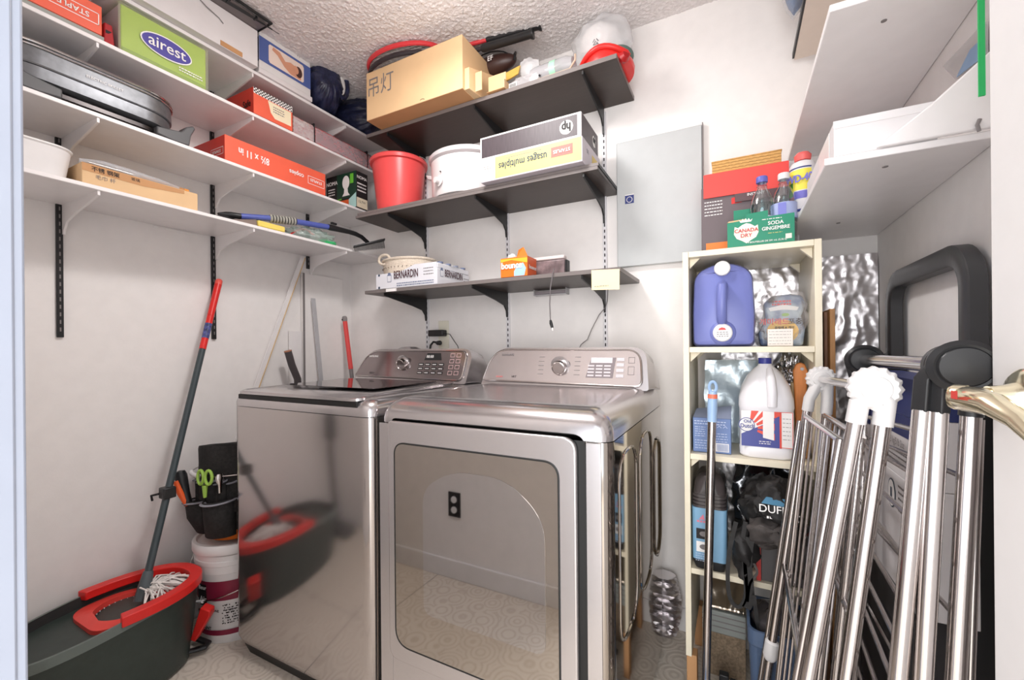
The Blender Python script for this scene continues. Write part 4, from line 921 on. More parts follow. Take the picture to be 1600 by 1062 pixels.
# console
q = lambda px, py: (P(px, py, 'y', 1.50).x, P(px, py, 'y', 1.50).z)
zb = .989
fc = round_poly([(-.915, .991), (-.283, .983), (-.296, 1.108), (-.882, 1.112)], [.012, .03, .045, .07])
bd = round_poly([(-.924, .972), (-.262, .970), (-.278, 1.118), (-.885, 1.120)], [.006, .01, .05, .075])
pf, pn, pu = console(t, fc, bd, 1.495, .32, steel_t, console_m, .14)
kc_ = pf(-.585, 1.050); knob(t, kc_, pn, .027)
def frow(t, x, z, w_, rows, pitch, h, m_): bars(t, pf(x, z), EX, pu, rows, w_, pitch, h, m_)
for x, n_ in ((-.675, 5), (-.530, 5)):
    for k in range(n_): panel(t, pf(x, 1.082 - k * .016), EX, pu, .022, .0018, M['inkgrey'], 'scale_mark', off=.001)
scr = [(0, 0), (.098, 0), (.106, .075), (.016, .075)]
panel(t, pf(-.484, 1.010), EX, pu, 0, 0, mat('screen print grey', (150, 142, 146), .2, .5), 'screen', off=.0010, pts=scr)
panel(t, pf(-.468, 1.062), EX, pu, .078, .020, mat('screen pale', (222, 216, 220), .2), 'readout', off=.0016)
for i in range(3):
    for j in range(4): panel(t, pf(-.478 + i * .030, 1.0145 + j * .0115), EX, pu, .024, .006, mat('key grey', (212, 206, 210), .4), 'key', off=.0018)
for j in range(4): panel(t, pf(-.374, 1.012 + j * .019), EX, pu, .026, .012, MATS['key grey'], 'key', off=.0016); 
for j, h_ in ((0, .030), (1, .022)): frame(t, pf(-.334, 1.022 + j * .04), EX, pu, .022, h_, .0014, M['inkgrey'], 'button_frame')
text(t, 'SAMSUNG', pf(-.815, 1.091), EX, pu, .012, M['inkgrey'], bold=.02)
text(t, 'steam', pf(-.840, 1.006), EX, pu, .013, mat('pink red ink', (226, 120, 120), .5)); text(t, 'VRT', pf(-.775, 1.006), EX, pu, .012, M['ink'])

# ---- washer
WXL, WXR, WY, WB = -1.652, -.957, .925, 1.66
t = thing('washing_machine', 'platinum top loading washing machine left of the dryer with a dark glass lid', 'washing machine', (-1.30, 1.30, 0))
loft(MB(), [rr(WXL + .02, WXR - .02, WY + .03, WB - .02, .0, .03), rr(WXL + .01, WXR - .01, WY + .014, WB - .01, .045, .03)]).put('plinth', gap, t)
loft(MB(), [rr(WXL + .012, WXR - .012, WY + .012, WB, .0455, .03), rr(WXL, WXR, WY, WB, .075, .035), rr(WXL, WXR, WY, WB, .9145, .035)]).put('cabinet_body', steel_w, t)
L = []
for ins, z in ((0, .9165), (0, .932), (.004, .946), (.012, .958), (.030, .966), (.05, .968)):
    L.append(rr(WXL + ins, WXR - ins, WY + ins, WB, z, .035))
loft(MB(), L).put('top_deck', steel_t, t)
box('handle_recess', (WXL + .035, WY + .0005, .9425), (WXR - .055, WY + .03, .960), gap, t, .003)
lid = MB()
lp = rr(WXL + .030, WXR - .048, WY - .004, 1.44, 0, .035)
lo_ = [(x, y, .9685 + .0) for x, y, _ in lp]; 
def lz(y): return .9615 + .012 * min(1, max(0, (y - WY) / .12))
loft(lid, [[(x, y, lz(y)) for x, y, _ in lp], [(x, y, lz(y) + .008) for x, y, _ in lp], [((x - (-1.31)) * .985 - 1.31, (y - 1.18) * .985 + 1.18, lz(y) + .011) for x, y, _ in lp]])
lid = lid.put('lid', steel_t, t)
gp = rr(WXL + .10, WXR - .115, WY + .13, 1.41, .9855, .03)
MB().prism([V(p) for p in gp], (0, 0, .0015)).put('lid_glass', mat('dark lid glass', (88, 80, 82), .03, .9), lid)
fc = round_poly([(-1.642, .992), (-1.02, .983), (-1.012, 1.108), (-1.585, 1.110)], [.012, .03, .035, .075])
bd = round_poly([(-1.652, .970), (-1.0, .970), (-.985, 1.118), (-1.588, 1.119)], [.006, .01, .06, .08])
pf, pn, pu = console(t, fc, bd, 1.495, .32, steel_t, console_w, .14)
kp = P(633, 567, 'y', 1.52); knob(t, pf(kp.x, kp.z + .002), pn, .026)
MB().lathe((-1.395, 1.60, 1.07), [(.0, 0), (.085, .0), (.080, .045), (.045, .058), (0, .060)], n=28, sx=.3, ref=(0, 1, 0)).put('rear_hump', steel_t, t)
a_ = P(668, 555, 'y', 1.52)
panel(t, pf(-1.235, 1.068), EX, pu, 0, 0, M['pblk'], 'display', off=.001, pts=[(0, 0), (.095, 0), (.085, .032), (.012, .032)])
text(t, '88:88', pf(-1.205, 1.083), EX, pu, .018, M['inkw'])
for i in range(4):
    for j in range(3): panel(t, pf(-1.262 + i * .037, 1.008 + j * .018), EX, pu, .028, .011, M['pblk'], 'key', off=.001); 
for i in range(4):
    for j in range(3): panel(t, pf(-1.258 + i * .037, 1.0115 + j * .018), EX, pu, .02, .0025, M['inkw'], 'key_print', off=.0015)
pk = mat('pale pink ink', (236, 196, 196), .5)
for i in range(2):
    for j in range(4): frame(t, pf(-1.095 + i * .032, 1.006 + j * .025), EX, pu, .022, .017, .0014, pk, 'button_frame')
text(t, 'SAMSUNG', pf(-1.545, 1.084), EX, pu, .013, M['inkw'], bold=.02); text(t, 'VRT+', pf(-1.535, 1.006), EX, pu, .013, M['ink'])

# ================================================================== left floor corner
# spin mop bucket
t = thing('mop_bucket', 'large dark green mop bucket with a red wringer ring by the left wall', 'bucket', (-1.81, .57, 0))
bg = mat('dark green plastic', (56, 66, 62), .38, noise_amt=.06, nscale=40); bi = mat('black inner plastic', (40, 40, 40), .7)
def egg(x0, x1, y0, y1, z, n_=56, zf=None):
    cx, cy = (x0 + x1) / 2, (y0 + y1) / 2; out = []
    for k in range(n_):
        a_ = k * math.tau / n_; cx_, sy = math.cos(a_), math.sin(a_)
        ex = .72 if sy > 0 else .62
        x = cx + (x1 - x0) / 2 * math.copysign(abs(cx_) ** ex, cx_) * (1 - (.16 * max(0, sy) ** 2)); y = cy + (y1 - y0) / 2 * math.copysign(abs(sy) ** .85, sy)
        out.append((x, y, z if zf is None else zf(y)))
    return out
bx = (-1.968, -1.655, .365, .872)
top = lambda y: .268 + .035 * min(1, max(0, (y - .35) / .32))
L = [egg(bx[0] + .055, bx[1] - .055, .43, .835, 0.004), egg(bx[0] + .045, bx[1] - .045, .42, .842, .012), egg(bx[0] + .004, bx[1] - .004, .37, .868, 0, zf=lambda y: top(y) - .030)]
loft(MB(), L, cap=True).put('bucket_body', bg, t)
bpy.data.objects['bucket_body'].data.polygons[0].use_smooth = False
loft(MB(), [egg(bx[0] + .0085, bx[1] - .0085, .3735, .8635, 0, zf=lambda y: top(y) - .001), egg(bx[0] + .016, bx[1] - .016, .385, .857, 0, zf=lambda y: top(y) - .04), egg(bx[0] + .04, bx[1] - .04, .42, .838, .0, zf=lambda y: top(y) - .05 + .0 * y)], cap=False).put('inner_wall', bi, t)
loft(MB(), [egg(bx[0] + .003, bx[1] - .003, .363, .869, 0, zf=lambda y: top(y) - .0295), egg(*bx, 0, zf=lambda y: top(y) - .028), egg(*bx, 0, zf=top), egg(bx[0] + .008, bx[1] - .008, .373, .864, 0, zf=top), egg(bx[0] + .0105, bx[1] - .0105, .375, .862, 0, zf=lambda y: top(y) - .02)], cap=False).put('rim_band', mat('grey green rim', (104, 114, 110), .35), t)
# red ring on the far half
def arc(off, z0, a0=-12, a1=192, n_=40, s_=1.0):
    out = []
    for k in range(n_ + 1):
        a_ = math.radians(a0 + (a1 - a0) * k / n_); cx, cy = -1.8115, .655
        out.append(V((cx + (.157 + off) * math.copysign(abs(math.cos(a_)) ** .75, math.cos(a_)) * (1 - .13 * max(0, math.sin(a_)) ** 2), cy + (.218 + off) * math.copysign(abs(math.sin(a_)) ** .88, math.sin(a_)), z0)))
    return out
o_, i_ = arc(.006, .281), arc(-.030, .281)
mb = MB(); A = [mb.bm.verts.new(p) for p in o_]; B = [mb.bm.verts.new(p + V((0, 0, .032))) for p in o_]; Cc = [mb.bm.verts.new(p + V((0, 0, .032))) for p in i_]; Dd = [mb.bm.verts.new(p + V((0, 0, .004))) for p in i_]
for k in range(len(A) - 1):
    for u, v_ in ((A, B), (B, Cc), (Cc, Dd), (Dd, A)): mb.bm.faces.new((u[k], u[k + 1], v_[k + 1], v_[k]))
mb.bm.faces.new((A[0], B[0], Cc[0], Dd[0])); mb.bm.faces.new((A[-1], B[-1], Cc[-1], Dd[-1]))
mb.put('red_rim', M['pred'], t, .003)
# wringer plate with round basket
wc_ = (-1.80, .665)
outer = round_poly([(-1.935, .560), (-1.71, .560), (-1.705, .70), (-1.745, .805), (-1.87, .820), (-1.945, .70)], [.07, .06, .05, .06, .06, .05], 8)
ring_o = [V((x, y, .268)) for x, y in outer]; n_ = len(ring_o)
ring_i = []
for p in ring_o:
    a_ = math.atan2(p.y - wc_[1], p.x - wc_[0]); ring_i.append(V((wc_[0] + .088 * math.cos(a_), wc_[1] + .082 * math.sin(a_), .278)))
mb = MB(); loft(mb, [[p - V((0, 0, .045)) for p in ring_o], ring_o, ring_i, [p - V((0, 0, .09)) + V(((wc_[0] - p.x) * .15, (wc_[1] - p.y) * .15, 0)) for p in ring_i]], cap=False)
mb.put('wringer_plate', mat('coral red plastic', (232, 74, 66), .35), t)
loft(MB(), [[(wc_[0] + .084 * math.cos(a_), wc_[1] + .078 * math.sin(a_), .262) for a_ in [k * math.tau / 36 for k in range(36)]], [(wc_[0] + .060 * math.cos(a_), wc_[1] + .058 * math.sin(a_), .16) for a_ in [k * math.tau / 36 for k in range(36)]]], cap=False).put('spin_basket', bi, t, solid=.003)
mb = MB()
for k in range(30): a_ = k * math.tau / 30; mb.box((wc_[0] + .082 * math.cos(a_) - .0012, wc_[1] + .076 * math.sin(a_) - .0012, .2615), (wc_[0] + .082 * math.cos(a_) + .0012, wc_[1] + .076 * math.sin(a_) + .0012, .265))
mb.put('basket_teeth', M['pwhite'], t)
# foot pedal and red catch at the far end
mb = MB(); pd = [(-1.90, .86), (-1.86, .925), (-1.74, .915), (-1.725, .895), (-1.76, .845)]
rg = [V((x, y, .02)) for x, y in pd]
MB().tube([V((-1.86, .84, .024)), V((-1.845, .885, .024)), V((-1.76, .892, .024)), V((-1.748, .875, .024)), V((-1.775, .82, .028))], .012, n=10, flat=.7).put('foot_pedal', M['pblk'], t, .002)
r0 = P(300, 955, 'y', .885); r1 = P(285, 1003, 'y', .86); r2 = P(292, 952, 'y', .86)
MB().prism([V((-1.735, .872, .195)), V((-1.70, .885, .185)), V((-1.705, .888, .165)), V((-1.765, .868, .065)), V((-1.785, .862, .07))], (.022, -.03, 0)).put('red_catch', M['pred'], t, .004)
# mop standing in it
t = thing('string_mop', 'string mop with red and dark grey handle leaning against the left wall', 'mop', (-1.78, .70, .25))
tealg = mat('dark blue grey plastic', (64, 74, 78), .35)
b0 = V((-1.790, .705, .292)); tp = P(342, 440, 'x', -1.985); ax_ = tp - b0
def along(f_): return b0 + ax_ * f_
MB().cyl(along(.02), along(.74), .0115, n=16).put('handle_pole', tealg, t)
MB().cyl(along(.741), along(.865), .0125, n=16).put('red_section', M['pred'], t)
MB().cyl(along(.78), along(.835), .0130, n=16).put('blue_sleeve', mat('printed blue sleeve', (96, 104, 170), .4, noise_amt=.4, nscale=90), t)
MB().lathe(along(.866), [(.0125, 0), (.013, ax_.length * .06), (.0135, ax_.length * .115), (.0135, ax_.length * .122)], ax=ax_, n=16).put('grip_end', M['pred'], t)
MB().lathe(along(.988), [(.0135, 0), (.0135, .018), (.010, .024), (0, .025)], ax=ax_, n=16).put('end_cap', mat('pale red plastic', (240, 96, 84), .35), t)
MB().lathe(along(-.005), [(.022, -.01), (.020, .03), (.015, .075), (.0135, .08)], ax=ax_, n=18).put('mop_socket', mat('slate plastic', (84, 92, 96), .4), t)
cl_ = along(.275)
MB().box(cl_ + V((-.02, -.02, -.018)), cl_ + V((.02, .02, .022))).put('clip', M['pblk'], t, .004)
MB().tube([cl_ + V((-.015, -.02, 0)), cl_ + V((-.035, -.035, -.005)), cl_ + V((-.04, -.03, -.025))], .004, n=8).put('clip_lever', M['pblk'], t)
rnd = random.Random(3); mb = MB()
for k in range(70):
    a_ = rnd.uniform(-.5, 2.3); r_ = rnd.uniform(.06, .14); e = V((-1.795 + r_ * .8 * math.cos(a_), .725 + r_ * math.sin(a_) * .9, .292 + rnd.uniform(-.004, .014)))
    s_ = V((-1.79, .715, .298)); m1 = (s_ + e) / 2 + V((rnd.uniform(-.02, .02), rnd.uniform(-.02, .02), rnd.uniform(.008, .028)))
    e.x = min(e.x, -1.70); e.y = min(e.y, .835)
    mb.tube([s_, s_ * .6 + m1 * .4 + V((0, 0, .006)), m1, m1 * .5 + e * .5 + V((0, 0, .004)), e], .0026, n=5)
mb.put('string_head', mat('white mop cotton', (238, 232, 228), .9), t, kind='stuff')
# paint pail
t = thing('paint_pail', 'white plastic paint pail with a maroon printed label on the floor beside the washer', 'pail', (-1.813, 1.026, 0))
pc = (-1.818, 1.03, 0)
MB().lathe(pc, [(.118, 0), (.121, .004), (.136, .27), (.139, .272), (.139, .30), (.141, .302), (.141, .318), (.138, .32), (.138, .34), (.0, .34)], n=48).put('pail_body', M['pwhite'], t)
MB().lathe(pc, [(.146, .345), (.148, .349), (.148, .375), (.144, .381), (.134, .382), (.130, .372), (.0, .370)], n=48).put('pail_lid', M['pwhite'], t)
def band(r0, r1, z0, z1, a0, a1, material, name):
    mb = MB(); n_ = 24; lo2 = []; hi2 = []
    for k in range(n_ + 1):
        a_ = math.radians(a0 + (a1 - a0) * k / n_)
        lo2.append(mb.bm.verts.new((pc[0] + r0 * math.cos(a_), pc[1] + r0 * math.sin(a_), z0))); hi2.append(mb.bm.verts.new((pc[0] + r1 * math.cos(a_), pc[1] + r1 * math.sin(a_), z1)))
    for k in range(n_): mb.bm.faces.new((lo2[k], lo2[k + 1], hi2[k + 1], hi2[k]))
    return mb.put(name, material, t)
mrn = mat('maroon print', (134, 34, 62), .4)
rz = lambda z: .1222 + .0555 * z
band(rz(.17) + .0008, rz(.245) + .0008, .17, .245, 200, 370, mrn, 'maroon_band'); band(rz(.035) + .0008, rz(.055) + .0008, .035, .055, 200, 370, mrn, 'maroon_stripe')
band(rz(.15) + .0014, rz(.232) + .0014, .15, .232, 262, 284, M['ink'], 'black_label'); band(rz(.07) + .0014, rz(.10) + .0014, .075, .10, 264, 276, mat('green dot print', (70, 170, 70), .4), 'green_print')
def ptext(s_, ang, z, size, m_):
    a_ = math.radians(ang); nn = V((math.cos(a_), math.sin(a_), 0)); r_ = V((0, 0, 1)).cross(nn)
    text(t, s_, V(pc) + nn * (rz(z) + .003) + V((0, 0, z)), r_, (0, 0, 1), size, m_, bold=.01)
ptext('fleur', 278, .222, .022, M['inkw']); ptext('Air', 278, .178, .028, M['inkw']); ptext('INTERIOR ONE', 288, .136, .013, M['ink']); ptext('primer', 284, .118, .010, M['ink']); ptext('PAINT', 282, .066, .016, M['ink'])
mb = MB(); rnd = random.Random(5)
for k in range(90):
    a_ = math.radians(rnd.uniform(308, 332)); z = rnd.choice([.08, .09, .10, .11, .12, .13, .14, .15]) + rnd.uniform(-.001, .001)
    nn = V((math.cos(a_), math.sin(a_), 0)); r_ = V((0, 0, 1)).cross(nn); p = V(pc) + nn * (rz(z) + .0016) + V((0, 0, z))
    mb.bm.faces.new([mb.bm.verts.new(p + r_ * u + V((0, 0, v_))) for u, v_ in ((0, 0), (.004, 0), (.004, .004), (0, .004))])
mb.put('fine_print', M['ink'], t, fix=False)
pts = []
for k in range(21):
    a_ = math.radians(268 + 90 * k / 20); s_ = math.sin(math.pi * k / 20); pts.append(V((pc[0] + .144 * math.cos(a_), pc[1] + .144 * math.sin(a_), .165 + .055 * (k / 20) - .04 * s_ * 0)))
MB().tube(pts, .002, n=6).put('wire_bail', M['chrome2'], t); MB().cyl(pts[0], pts[3], .006, n=10).put('bail_grip', M['pwhite'], t)
# orange bucket with a black tool organiser
t = thing('tool_bucket', 'orange bucket wrapped in a black pocketed tool organiser standing on the white paint pail', 'tool bucket', (-1.815, 1.03, .382))
oc = V((-1.818, 1.035, .3835)); blc = mat('black canvas', (44, 42, 42), .85, noise_amt=.2, nscale=90, bump=.4, bscale=160); gry = mat('grey binding tape', (150, 150, 160), .6)
ogp = mat('orange plastic bucket', (240, 122, 36), .4)
MB().lathe(oc, [(.098, 0), (.102, .006), (.112, .10), (.112, .30), (.105, .30), (.10, .01), (0, .008)], n=36).put('orange_pail', ogp, t)
L = []
for i, (r_, z) in enumerate([(.126, .045), (.132, .06), (.132, .16), (.126, .28), (.125, .345), (.124, .355), (.116, .350), (.114, .20)]):
    L.append([oc + V(((r_ + .004 * math.sin(k * 1.3 + i)) * math.cos(k * math.tau / 40), (r_ + .004 * math.sin(k * 1.3 + i)) * math.sin(k * math.tau / 40), z + (.018 * math.cos(k * math.tau / 40 + .8) if i > 3 and i < 7 else 0))) for k in range(40)])
loft(MB(), L, cap=False).put('canvas_wrap', blc, t)
MB().lathe(oc, [(.116, .31), (.08, .315), (.03, .30), (0, .295)], n=24).put('dark_inside', blc, t)
def pocket(a0, a1, z0, z1, out, taper):
    mb = MB(); n_ = 12; rows = []
    for z, s_ in ((z0, taper), ((z0 + z1) / 2, .85), (z1, 1.0)):
        rows.append([oc + V(((.128 + out * s_ * math.sin(math.pi * k / n_) ** .7) * math.cos(math.radians(a0 + (a1 - a0) * k / n_)), (.128 + out * s_ * math.sin(math.pi * k / n_) ** .7) * math.sin(math.radians(a0 + (a1 - a0) * k / n_)), z + (.012 * (k / n_) if z == z1 else 0))) for k in range(n_ + 1)])
    vr = [[mb.bm.verts.new(p) for p in r_] for r_ in rows]
    for a_, b_ in zip(vr[:-1], vr[1:]):
        for k in range(n_): mb.bm.faces.new((a_[k], a_[k + 1], b_[k + 1], b_[k]))
    o = mb.put('pocket', blc, t, solid=.004)
    top_ = [p for p in rows[-1]]
    MB().tube([p - V((0, 0, .008)) for p in top_], .011, n=8, flat=.35).put('pocket_binding', gry, o); return o
pocket(232, 276, .035, .155, .045, .2); pocket(278, 328, .030, .165, .05, .5)
for a0 in (245, 262, 280, 298, 318): pocket(a0, a0 + 16, .12, .235, .012, 1.0)
rg_ = [oc + V((.150 * math.cos(a_), .150 * math.sin(a_), .262 + .0 * a_)) for a_ in [k * math.tau / 36 for k in range(36)]]
MB().tube(rg_, .0022, n=6, closed=True).put('wire_handle', M['chrome2'], t)
a_ = [math.radians(k) for k in (240, 252, 264, 276)]
MB().tube([oc + V((.151 * math.cos(x), .151 * math.sin(x), .262)) for x in a_], .008, n=10).put('handle_grip', M['pwhite'], t)
# scissors, knife, wrench heads in the pockets
t = thing('scissors', 'scissors with lime green handles tucked in a pocket of the black organiser', 'scissors', (-1.87, .90, .60))
gs = mat('lime green plastic', (158, 196, 84), .35)
def on(ang, r_, z): return oc + V((r_ * math.cos(math.radians(ang)), r_ * math.sin(math.radians(ang)), z))
for ang, tl in ((284, -.1), (296, .1)):
    c = on(ang, .160, .262); tg = V((0, 0, 1)).cross((c - oc).normalized()).normalized(); tg.z = 0
    MB().tube([c + tg * (.013 * math.cos(k * math.tau / 16)) + V((0, 0, .026 * math.sin(k * math.tau / 16))) for k in range(16)], .0055, n=8, closed=True).put('finger_loop', gs, t)
c = on(290, .158, .232); MB().cyl(c, c + V((0, 0, -.045)), .010, .006, n=10).put('blade_root', gs, t)
t = thing('utility_knife', 'orange and black handled tool sticking out of the left organiser pocket', 'hand tool', (-1.93, .92, .52))
c = on(258, .165, .15); c2 = on(250, .185, .262)
MB().lathe(c, [(.014, 0), (.015, .05), (.019, .09), (.021, .115), (.017, .13), (0, .135)], ax=c2 - c, n=16).put('black_handle', M['pblk'], t)
sd = V((0, 0, 1)).cross((c - oc).normalized()) * -.004 + V((.004, -.008, 0))
MB().tube([c + sd * .4, c + (c2 - c) * .45 + sd + V((0, -.008, 0)), c + (c2 - c) * .85 + sd * 1.2 + V((0, -.010, 0))], [.010, .012, .010], n=12).put('orange_inlay', mat('orange rubber', (238, 98, 44), .4), t)
t = thing('wrench', 'small chrome adjustable wrench beside the green scissors in the organiser', 'wrench', (-1.83, .89, .6))
c = on(309, .150, .20); MB().lathe(c, [(.006, 0), (.008, .03), (.016, .045), (.017, .062), (.010, .072), (0, .073)], n=14, sx=.45).put('wrench_head', M['chrome'], t)

# things leaning on the left wall behind the washer
t = thing('wooden_lath', 'thin white lath with a bare wood edge leaning diagonally on the left wall', 'lath', (-1.9, 1.1, 0))
lt = P(472, 402, 'x', -2.000); lb = P(402, 597, 'x', -2.000); dr_ = (lt - lb).normalized(); lb = lt - dr_ * (lt.z / dr_.z - .002)
sdv = V((0, 1, 0)) * .011
MB().prism([lb - sdv, lb + sdv, lt + sdv, lt - sdv], (.006, 0, 0)).put('lath_body', M['white'], t)
MB().prism([lb + sdv * 1.02, lb + sdv * 1.45, lt + sdv * 1.45, lt + sdv * 1.02], (.008, 0, 0)).put('wood_edge', M['woodl'], t)
t = thing('white_board', 'tall narrow white board standing against the left wall near the corner', 'board', (-2.0, 1.51, 0))
MB().box((-2.018, 1.478, .05), (-2.002, 1.735, 1.52)).put('board_panel', M['wall'], t, .001)
box('grey_edge', (-2.0015, 1.478, .05), (-1.9985, 1.488, 1.52), M['inkgrey'], t)
t = thing('low_board', 'short white board standing behind the washer against the left wall', 'board', (-2.0, 1.44, 0))
box('board_panel', (-2.016, 1.405, .05), (-2.006, 1.474, 1.215), M['white'], t, .001)
t = thing('metal_strip', 'flat pale grey strip leaning on the tall white board', 'strip', (-1.98, 1.54, 0))
st, sb = P(489, 466, 'x', -1.985), P(501, 590, 'x', -1.975); dr_ = (st - sb).normalized(); sb = st - dr_ * (st.z / dr_.z - .003)
MB().prism([sb - V((0, .012, 0)), sb + V((0, .012, 0)), st + V((0, .012, 0)), st - V((0, .012, 0))], (.004, 0, 0)).put('strip_body', mat('pale grey steel', (204, 204, 208), .35, .3), t)
t = thing('broom_handle', 'red and grey tube handle standing in the corner behind the washer', 'handle', (-1.95, 1.74, 0))
st, sb = P(538, 494, 'y', 1.70), P(549, 583, 'y', 1.70); dr_ = (st - sb).normalized(); k0 = st - dr_ * (st.z / dr_.z - .003)
MB().cyl(k0, st - dr_ * .30, .011, n=14).put('grey_tube', M['inkgrey'], t); MB().cyl(st - dr_ * .2995, st - dr_ * .03, .0125, n=14).put('red_tube', mat('coral red tube', (228, 78, 76), .35), t)
MB().lathe(st - dr_ * .0295, [(.0125, 0), (.014, .01), (.014, .022), (.010, .029), (0, .03)], ax=dr_, n=14).put('grey_cap', mat('mid grey plastic', (136, 130, 130), .4), t)
MB().cyl(st + V((.0, -.015, -.02)), st + V((0, -.0125, -.02)), .005, n=10).put('hang_hole', M['dark'], t)
t = thing('vacuum_hose', 'short thick dark grey bent pipe standing behind the washer', 'pipe', (-1.93, 1.40, 0))
p0, p1, p2 = P(450, 549, 'x', -1.93), P(456, 570, 'x', -1.93), P(465, 592, 'x', -1.93)
MB().tube([p0, p1, p2, V((p2.x, p2.y + .02, .6)), V((p2.x, p2.y + .02, .01))], .017, n=14).put('pipe_body', mat('dark grey tube', (74, 68, 70), .35), t)
MB().tube([p0 + (p0 - p1).normalized() * .004, p0 + (p0 - p1).normalized() * .0005], .018, n=14).put('pipe_mouth', mat('brown rim', (168, 112, 84), .6), t)

# stick vacuum standing beside the doorway (seen mirrored in the washer)
t = thing('stick_vacuum', 'dark grey upright stick vacuum beside the doorway, mirrored in the washer front', 'vacuum', (-1.90, .25, 0))
vg = mat('charcoal plastic', (70, 68, 70), .4)
MB().box((-1.99, .19, .002), (-1.76, .30, .065)).put('floor_head', vg, t, .015, 3)
MB().tube([(-1.88, .25, .06), (-1.89, .24, .15), (-1.90, .23, .55), (-1.90, .22, .60)], .020, n=12).put('lower_tube', vg, t)
MB().lathe((-1.90, .22, .601), [(.02, 0), (.040, .03), (.042, .14), (.03, .19), (.018, .20)], n=16).put('dust_cup', vg, t)
MB().tube([(-1.90, .22, .802), (-1.905, .215, 1.02)], .018, n=12).put('upper_tube', vg, t)
# flexible foil duct behind the dryer
t = thing('foil_duct', 'crumpled silver flexible duct on the floor behind the dryer', 'duct', (-.225, 1.70, 0))
mb = MB(); L = []; n_ = 36
for i in range(34):
    a_ = i / 33; c = V((-.285 + .022 * math.sin(a_ * 3.1), 1.736, .015 + .225 * a_)); r_ = .042 + .017 * (i % 2) + .004 * noise.noise(V((i, 0, 0)))
    L.append([c + V((r_ * 1.25 * math.cos(k * math.tau / n_), r_ * .8 * math.sin(k * math.tau / n_), .010 * noise.noise(V((math.cos(k * math.tau / n_) * 3, math.sin(k * math.tau / n_) * 3, i * .7))))) for k in range(n_)])
loft(mb, L).put('duct_bellows', M['foil'], t)
# ================================================================== cream cabinet on the back wall
cream = mat('cream laminate', (240, 230, 206), .45, noise_amt=.02)
CX0, CX1, CY0, CY1 = -.147, .211, 1.440, 1.788
t = thing('open_cabinet', 'narrow cream open cabinet with shelves standing against the back wall right of the dryer', 'cabinet', (.03, 1.62, .15))
box('side_panel', (CX0, CY0, .152), (CX0 + .017, CY1, 1.4135), cream, t, .001); box('side_panel', (CX1 - .017, CY0, .152), (CX1, CY1, 1.4135), cream, t, .001)
box('top_panel', (CX0 + .0175, CY0 + .001, 1.396), (CX1 - .0175, CY1, 1.4135), cream, t, .001)
sh = []
for z in (1.100, .768, .412): box('cabinet_shelf', (CX0 + .0175, CY0 + .002, z), (CX1 - .0175, CY1, z + .017), cream, t, .001); sh.append(z + .0175)
S1, S2, S3 = [z + .0006 for z in sh]
for z in (1.396, 1.100, .768):
    for x0, s_ in ((CX0 + .018, 1), (CX1 - .018, -1)):
        for y in (CY0 + .03, CY1 - .05):
            MB().prism([V((x0, y, z - .0005)), V((x0 + s_ * .030, y, z - .0005)), V((x0, y, z - .030))], (0, .015, 0)).put('corner_block', cream, t)
for i, x in enumerate((CX0 + .009, CX1 - .009)):
    for y in (1.47, 1.76):
        tag(box('wood_block', (x - .008, y - .02, .0005), (x + .022, y + .02, .151), M['kraft_d'], None, .002), ['brown wood block under the %s cabinet side, %s' % (a_, b_) for a_, b_ in (('left', 'front'), ('left', 'rear'), ('right', 'front'), ('right', 'rear'))][i * 2 + (y > 1.6)], 'block', 'wood blocks under the cream cabinet')

# blue detergent jug lying on its back, handle to the front
jb = mat('periwinkle plastic', (118, 126, 190), .34)
t = thing('detergent_jug', 'big periwinkle blue detergent jug with white caps on the top shelf of the cream cabinet', 'jug', (-.035, 1.55, S1))
jx0, jx1, jz0, jz1 = -.122, .050, S1, S1 + .265
outl = round_poly([(jx0, jz0), (jx1, jz0), (jx1 + .002, jz0 + .10), (jx1 - .004, jz1 - .035), (-.036, jz1 + .012), (jx0 + .004, jz1 - .035), (jx0 - .001, jz0 + .10)], [.018, .018, .01, .03, .07, .03, .01], 8)
cxm, czm = -.036, (jz0 + jz1) / 2
def sc(pts, s_, y): return [V((cxm + (x - cxm) * s_, y, czm + (z - czm) * s_ + (1 - s_) * -.0)) for x, z in pts]
L = [sc(outl, .86, 1.470), sc(outl, .95, 1.476), sc(outl, 1.0, 1.496), sc(outl, 1.0, 1.70), sc(outl, .93, 1.72)]
L = [[V((p.x, p.y, max(p.z, jz0))) for p in l] for l in L]
loft(MB(), L).put('jug_body', jb, t, .002)
hp_ = [V((-.036, 1.474, jz1 - .075)), V((-.036, 1.455, jz1 - .085)), V((-.037, 1.448, jz1 - .12)), V((-.038, 1.450, jz1 - .165)), V((-.038, 1.462, jz1 - .185)), V((-.038, 1.478, jz1 - .188))]
MB().tube([p - V((0, .010, 0)) if 0 < i < 5 else p for i, p in enumerate(hp_)], .0145, n=14).put('jug_handle', jb, t)
MB().lathe((-.036, 1.478, jz0 + .042), [(.040, 0), (.036, .010), (.028, .016), (0, .016)], ax=(0, -1, 0), n=32).put('spout_collar', jb, t)
MB().lathe((-.036, 1.462, jz0 + .042), [(.027, 0), (.027, .014), (.024, .017), (0, .017)], ax=(0, -1, 0), n=32).put('pour_cap', M['pwhite'], t)
panel(t, (-.048, 1.4448, jz0 + .050), EX, EZ, 0, 0, M['pred'], 'cap_print', pts=[(0, 0), (.022, 0), (.018, .006), (.010, .008), (.003, .005)])
bars(t, (-.052, 1.4448, jz0 + .042), EX, EZ, 3, .032, .006, .002, M['inkgrey'])
MB().lathe((-.036, 1.476, jz1 - .026), [(.0225, 0), (.0225, .018), (.020, .021), (0, .021)], ax=(0, -1, 0), n=28).put('vent_cap', M['pwhite'], t)
